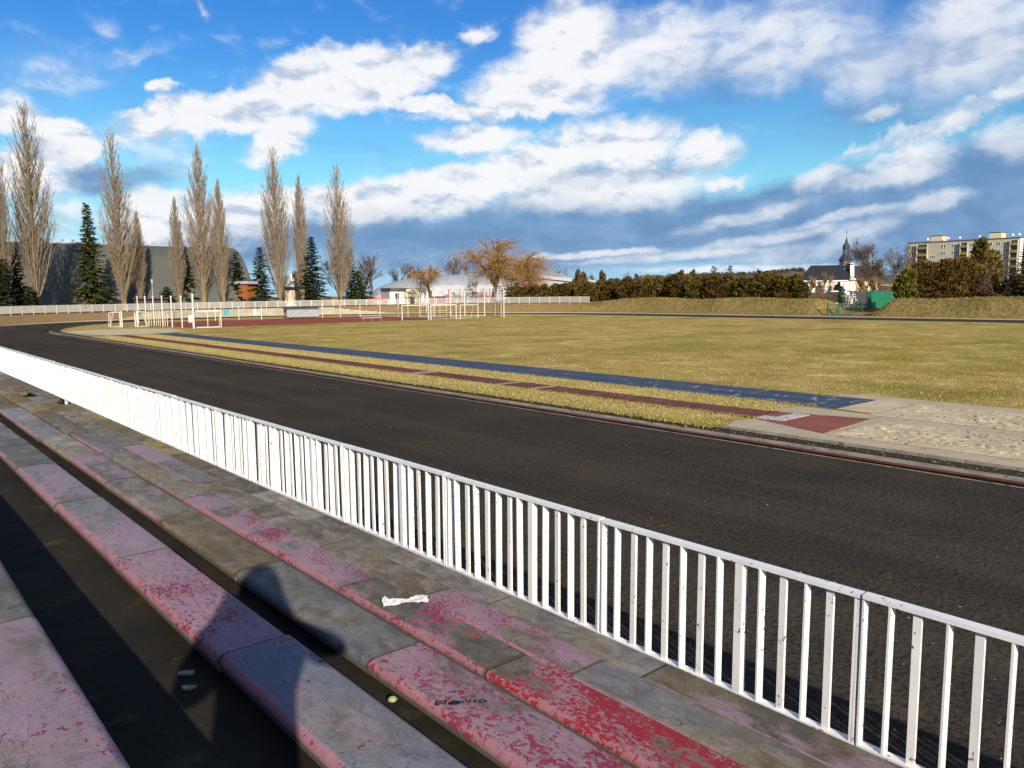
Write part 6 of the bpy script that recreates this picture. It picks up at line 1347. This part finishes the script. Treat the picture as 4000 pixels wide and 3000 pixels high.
PWc = g.vmath('ADD', P, g.vmath('ADD', g.vmath('MULTIPLY', g.vmath('SUBTRACT', wv, (.5, .5, .5)), g.comb(4.5, g.ss(el, 2, 10, .25, 1.6), 0.0)), g.vmath('MULTIPLY', g.vmath('SUBTRACT', wv2, (.5, .5, .5)), g.comb(2.6, g.ss(el, 2, 10, .7, 2.2), 0.0))))
def bank_sum(lst, Pin):
    tot = None
    for px, py, rx, ry, tilt, wt in lst:
        a, e = azel(px, py); mp = g.n('ShaderNodeMapping', vector_type='TEXTURE'); g.put(mp.inputs['Vector'], Pin); mp.inputs['Location'].default_value = (a, e, 0); mp.inputs['Rotation'].default_value = (0, 0, rad(tilt)); mp.inputs['Scale'].default_value = (rx*.0185*1.42, ry*.0185*1.5, 1)
        v = g.ss(g.vmath('LENGTH', mp.outputs[0], out=1), 1.0, .15, 0.0, wt)
        tot = v if tot is None else g.math('SMOOTH_MAX', tot, v, .25)
    return tot
Pn = g.vmath('MULTIPLY', P, (.6, 1.15, 1.0))
fb = g.noise(Pn, .5, 8, .58, .3); fb2 = g.noise(g.vmath('ADD', Pn, (.35, -.75, 0)), .5, 5, .55, .3); fg = g.noise(g.vmath('MULTIPLY', P, (.35, 1.5, 1)), .3, 6, .6, .2)
wb = bank_sum(WHITE, PWc); gb = bank_sum(GREY, PWc)
dens = g.math('ADD', wb, g.math('MULTIPLY', g.math('SUBTRACT', fb, .5), .95)); soft = g.ss(s[0], .84, .5, .38, 0)
dw = g.ss(dens, .22, g.math('ADD', .76, soft))
dg = g.ss(g.math('ADD', gb, g.math('MULTIPLY', g.math('SUBTRACT', fg, .5), .8)), .12, .72)
tint = g.mix(g.ss(el, 18.5, 8.5), (.24, .86, 1.10), (.74, 1.20, 1.04)); base = g.mix(g.ss(el, 9.5, .5, 0, .92), g.mix(1.0, skytex(), tint, 'MULTIPLY'), (3.3, 5.9, 8.8))
grey = g.mix(g.ss(fb, .3, .7), (1.05, 2.25, 4.7), (1.9, 3.3, 5.9))
c = g.mix(g.math('MULTIPLY', dg, .9), base, grey)
lit = g.ss(g.math('ADD', g.math('SUBTRACT', fb, fb2), g.math('MULTIPLY', g.math('SUBTRACT', dens, .6), .12)), -.19, .07)
wc = g.mix(g.math('MULTIPLY', lit, g.math('SUBTRACT', 1.0, g.math('MULTIPLY', dg, .42))), (5.2, 6.1, 7.7), (9.6, 9.6, 9.75))
c = g.mix(g.math('MULTIPLY', g.ss(wb, .02, .85), .34), c, (7.0, 8.0, 9.3))
c = g.mix(g.math('MULTIPLY', dw, .95), c, wc)
nt.links.new(c, cloudy.inputs[0])
plain.inputs[1].default_value = .075; cloudy.inputs[1].default_value = .075
# ------------------------------------------------------------------ render settings
vs = sc.view_settings; vs.view_transform = 'Standard'; vs.look = 'None'; vs.exposure = .42; vs.gamma = 1.0
sc.cycles.use_denoising = True; sc.cycles.max_bounces = 6; sc.cycles.diffuse_bounces = 2; sc.cycles.glossy_bounces = 2; sc.cycles.transmission_bounces = 4; sc.cycles.caustics_reflective = False; sc.cycles.caustics_refractive = False
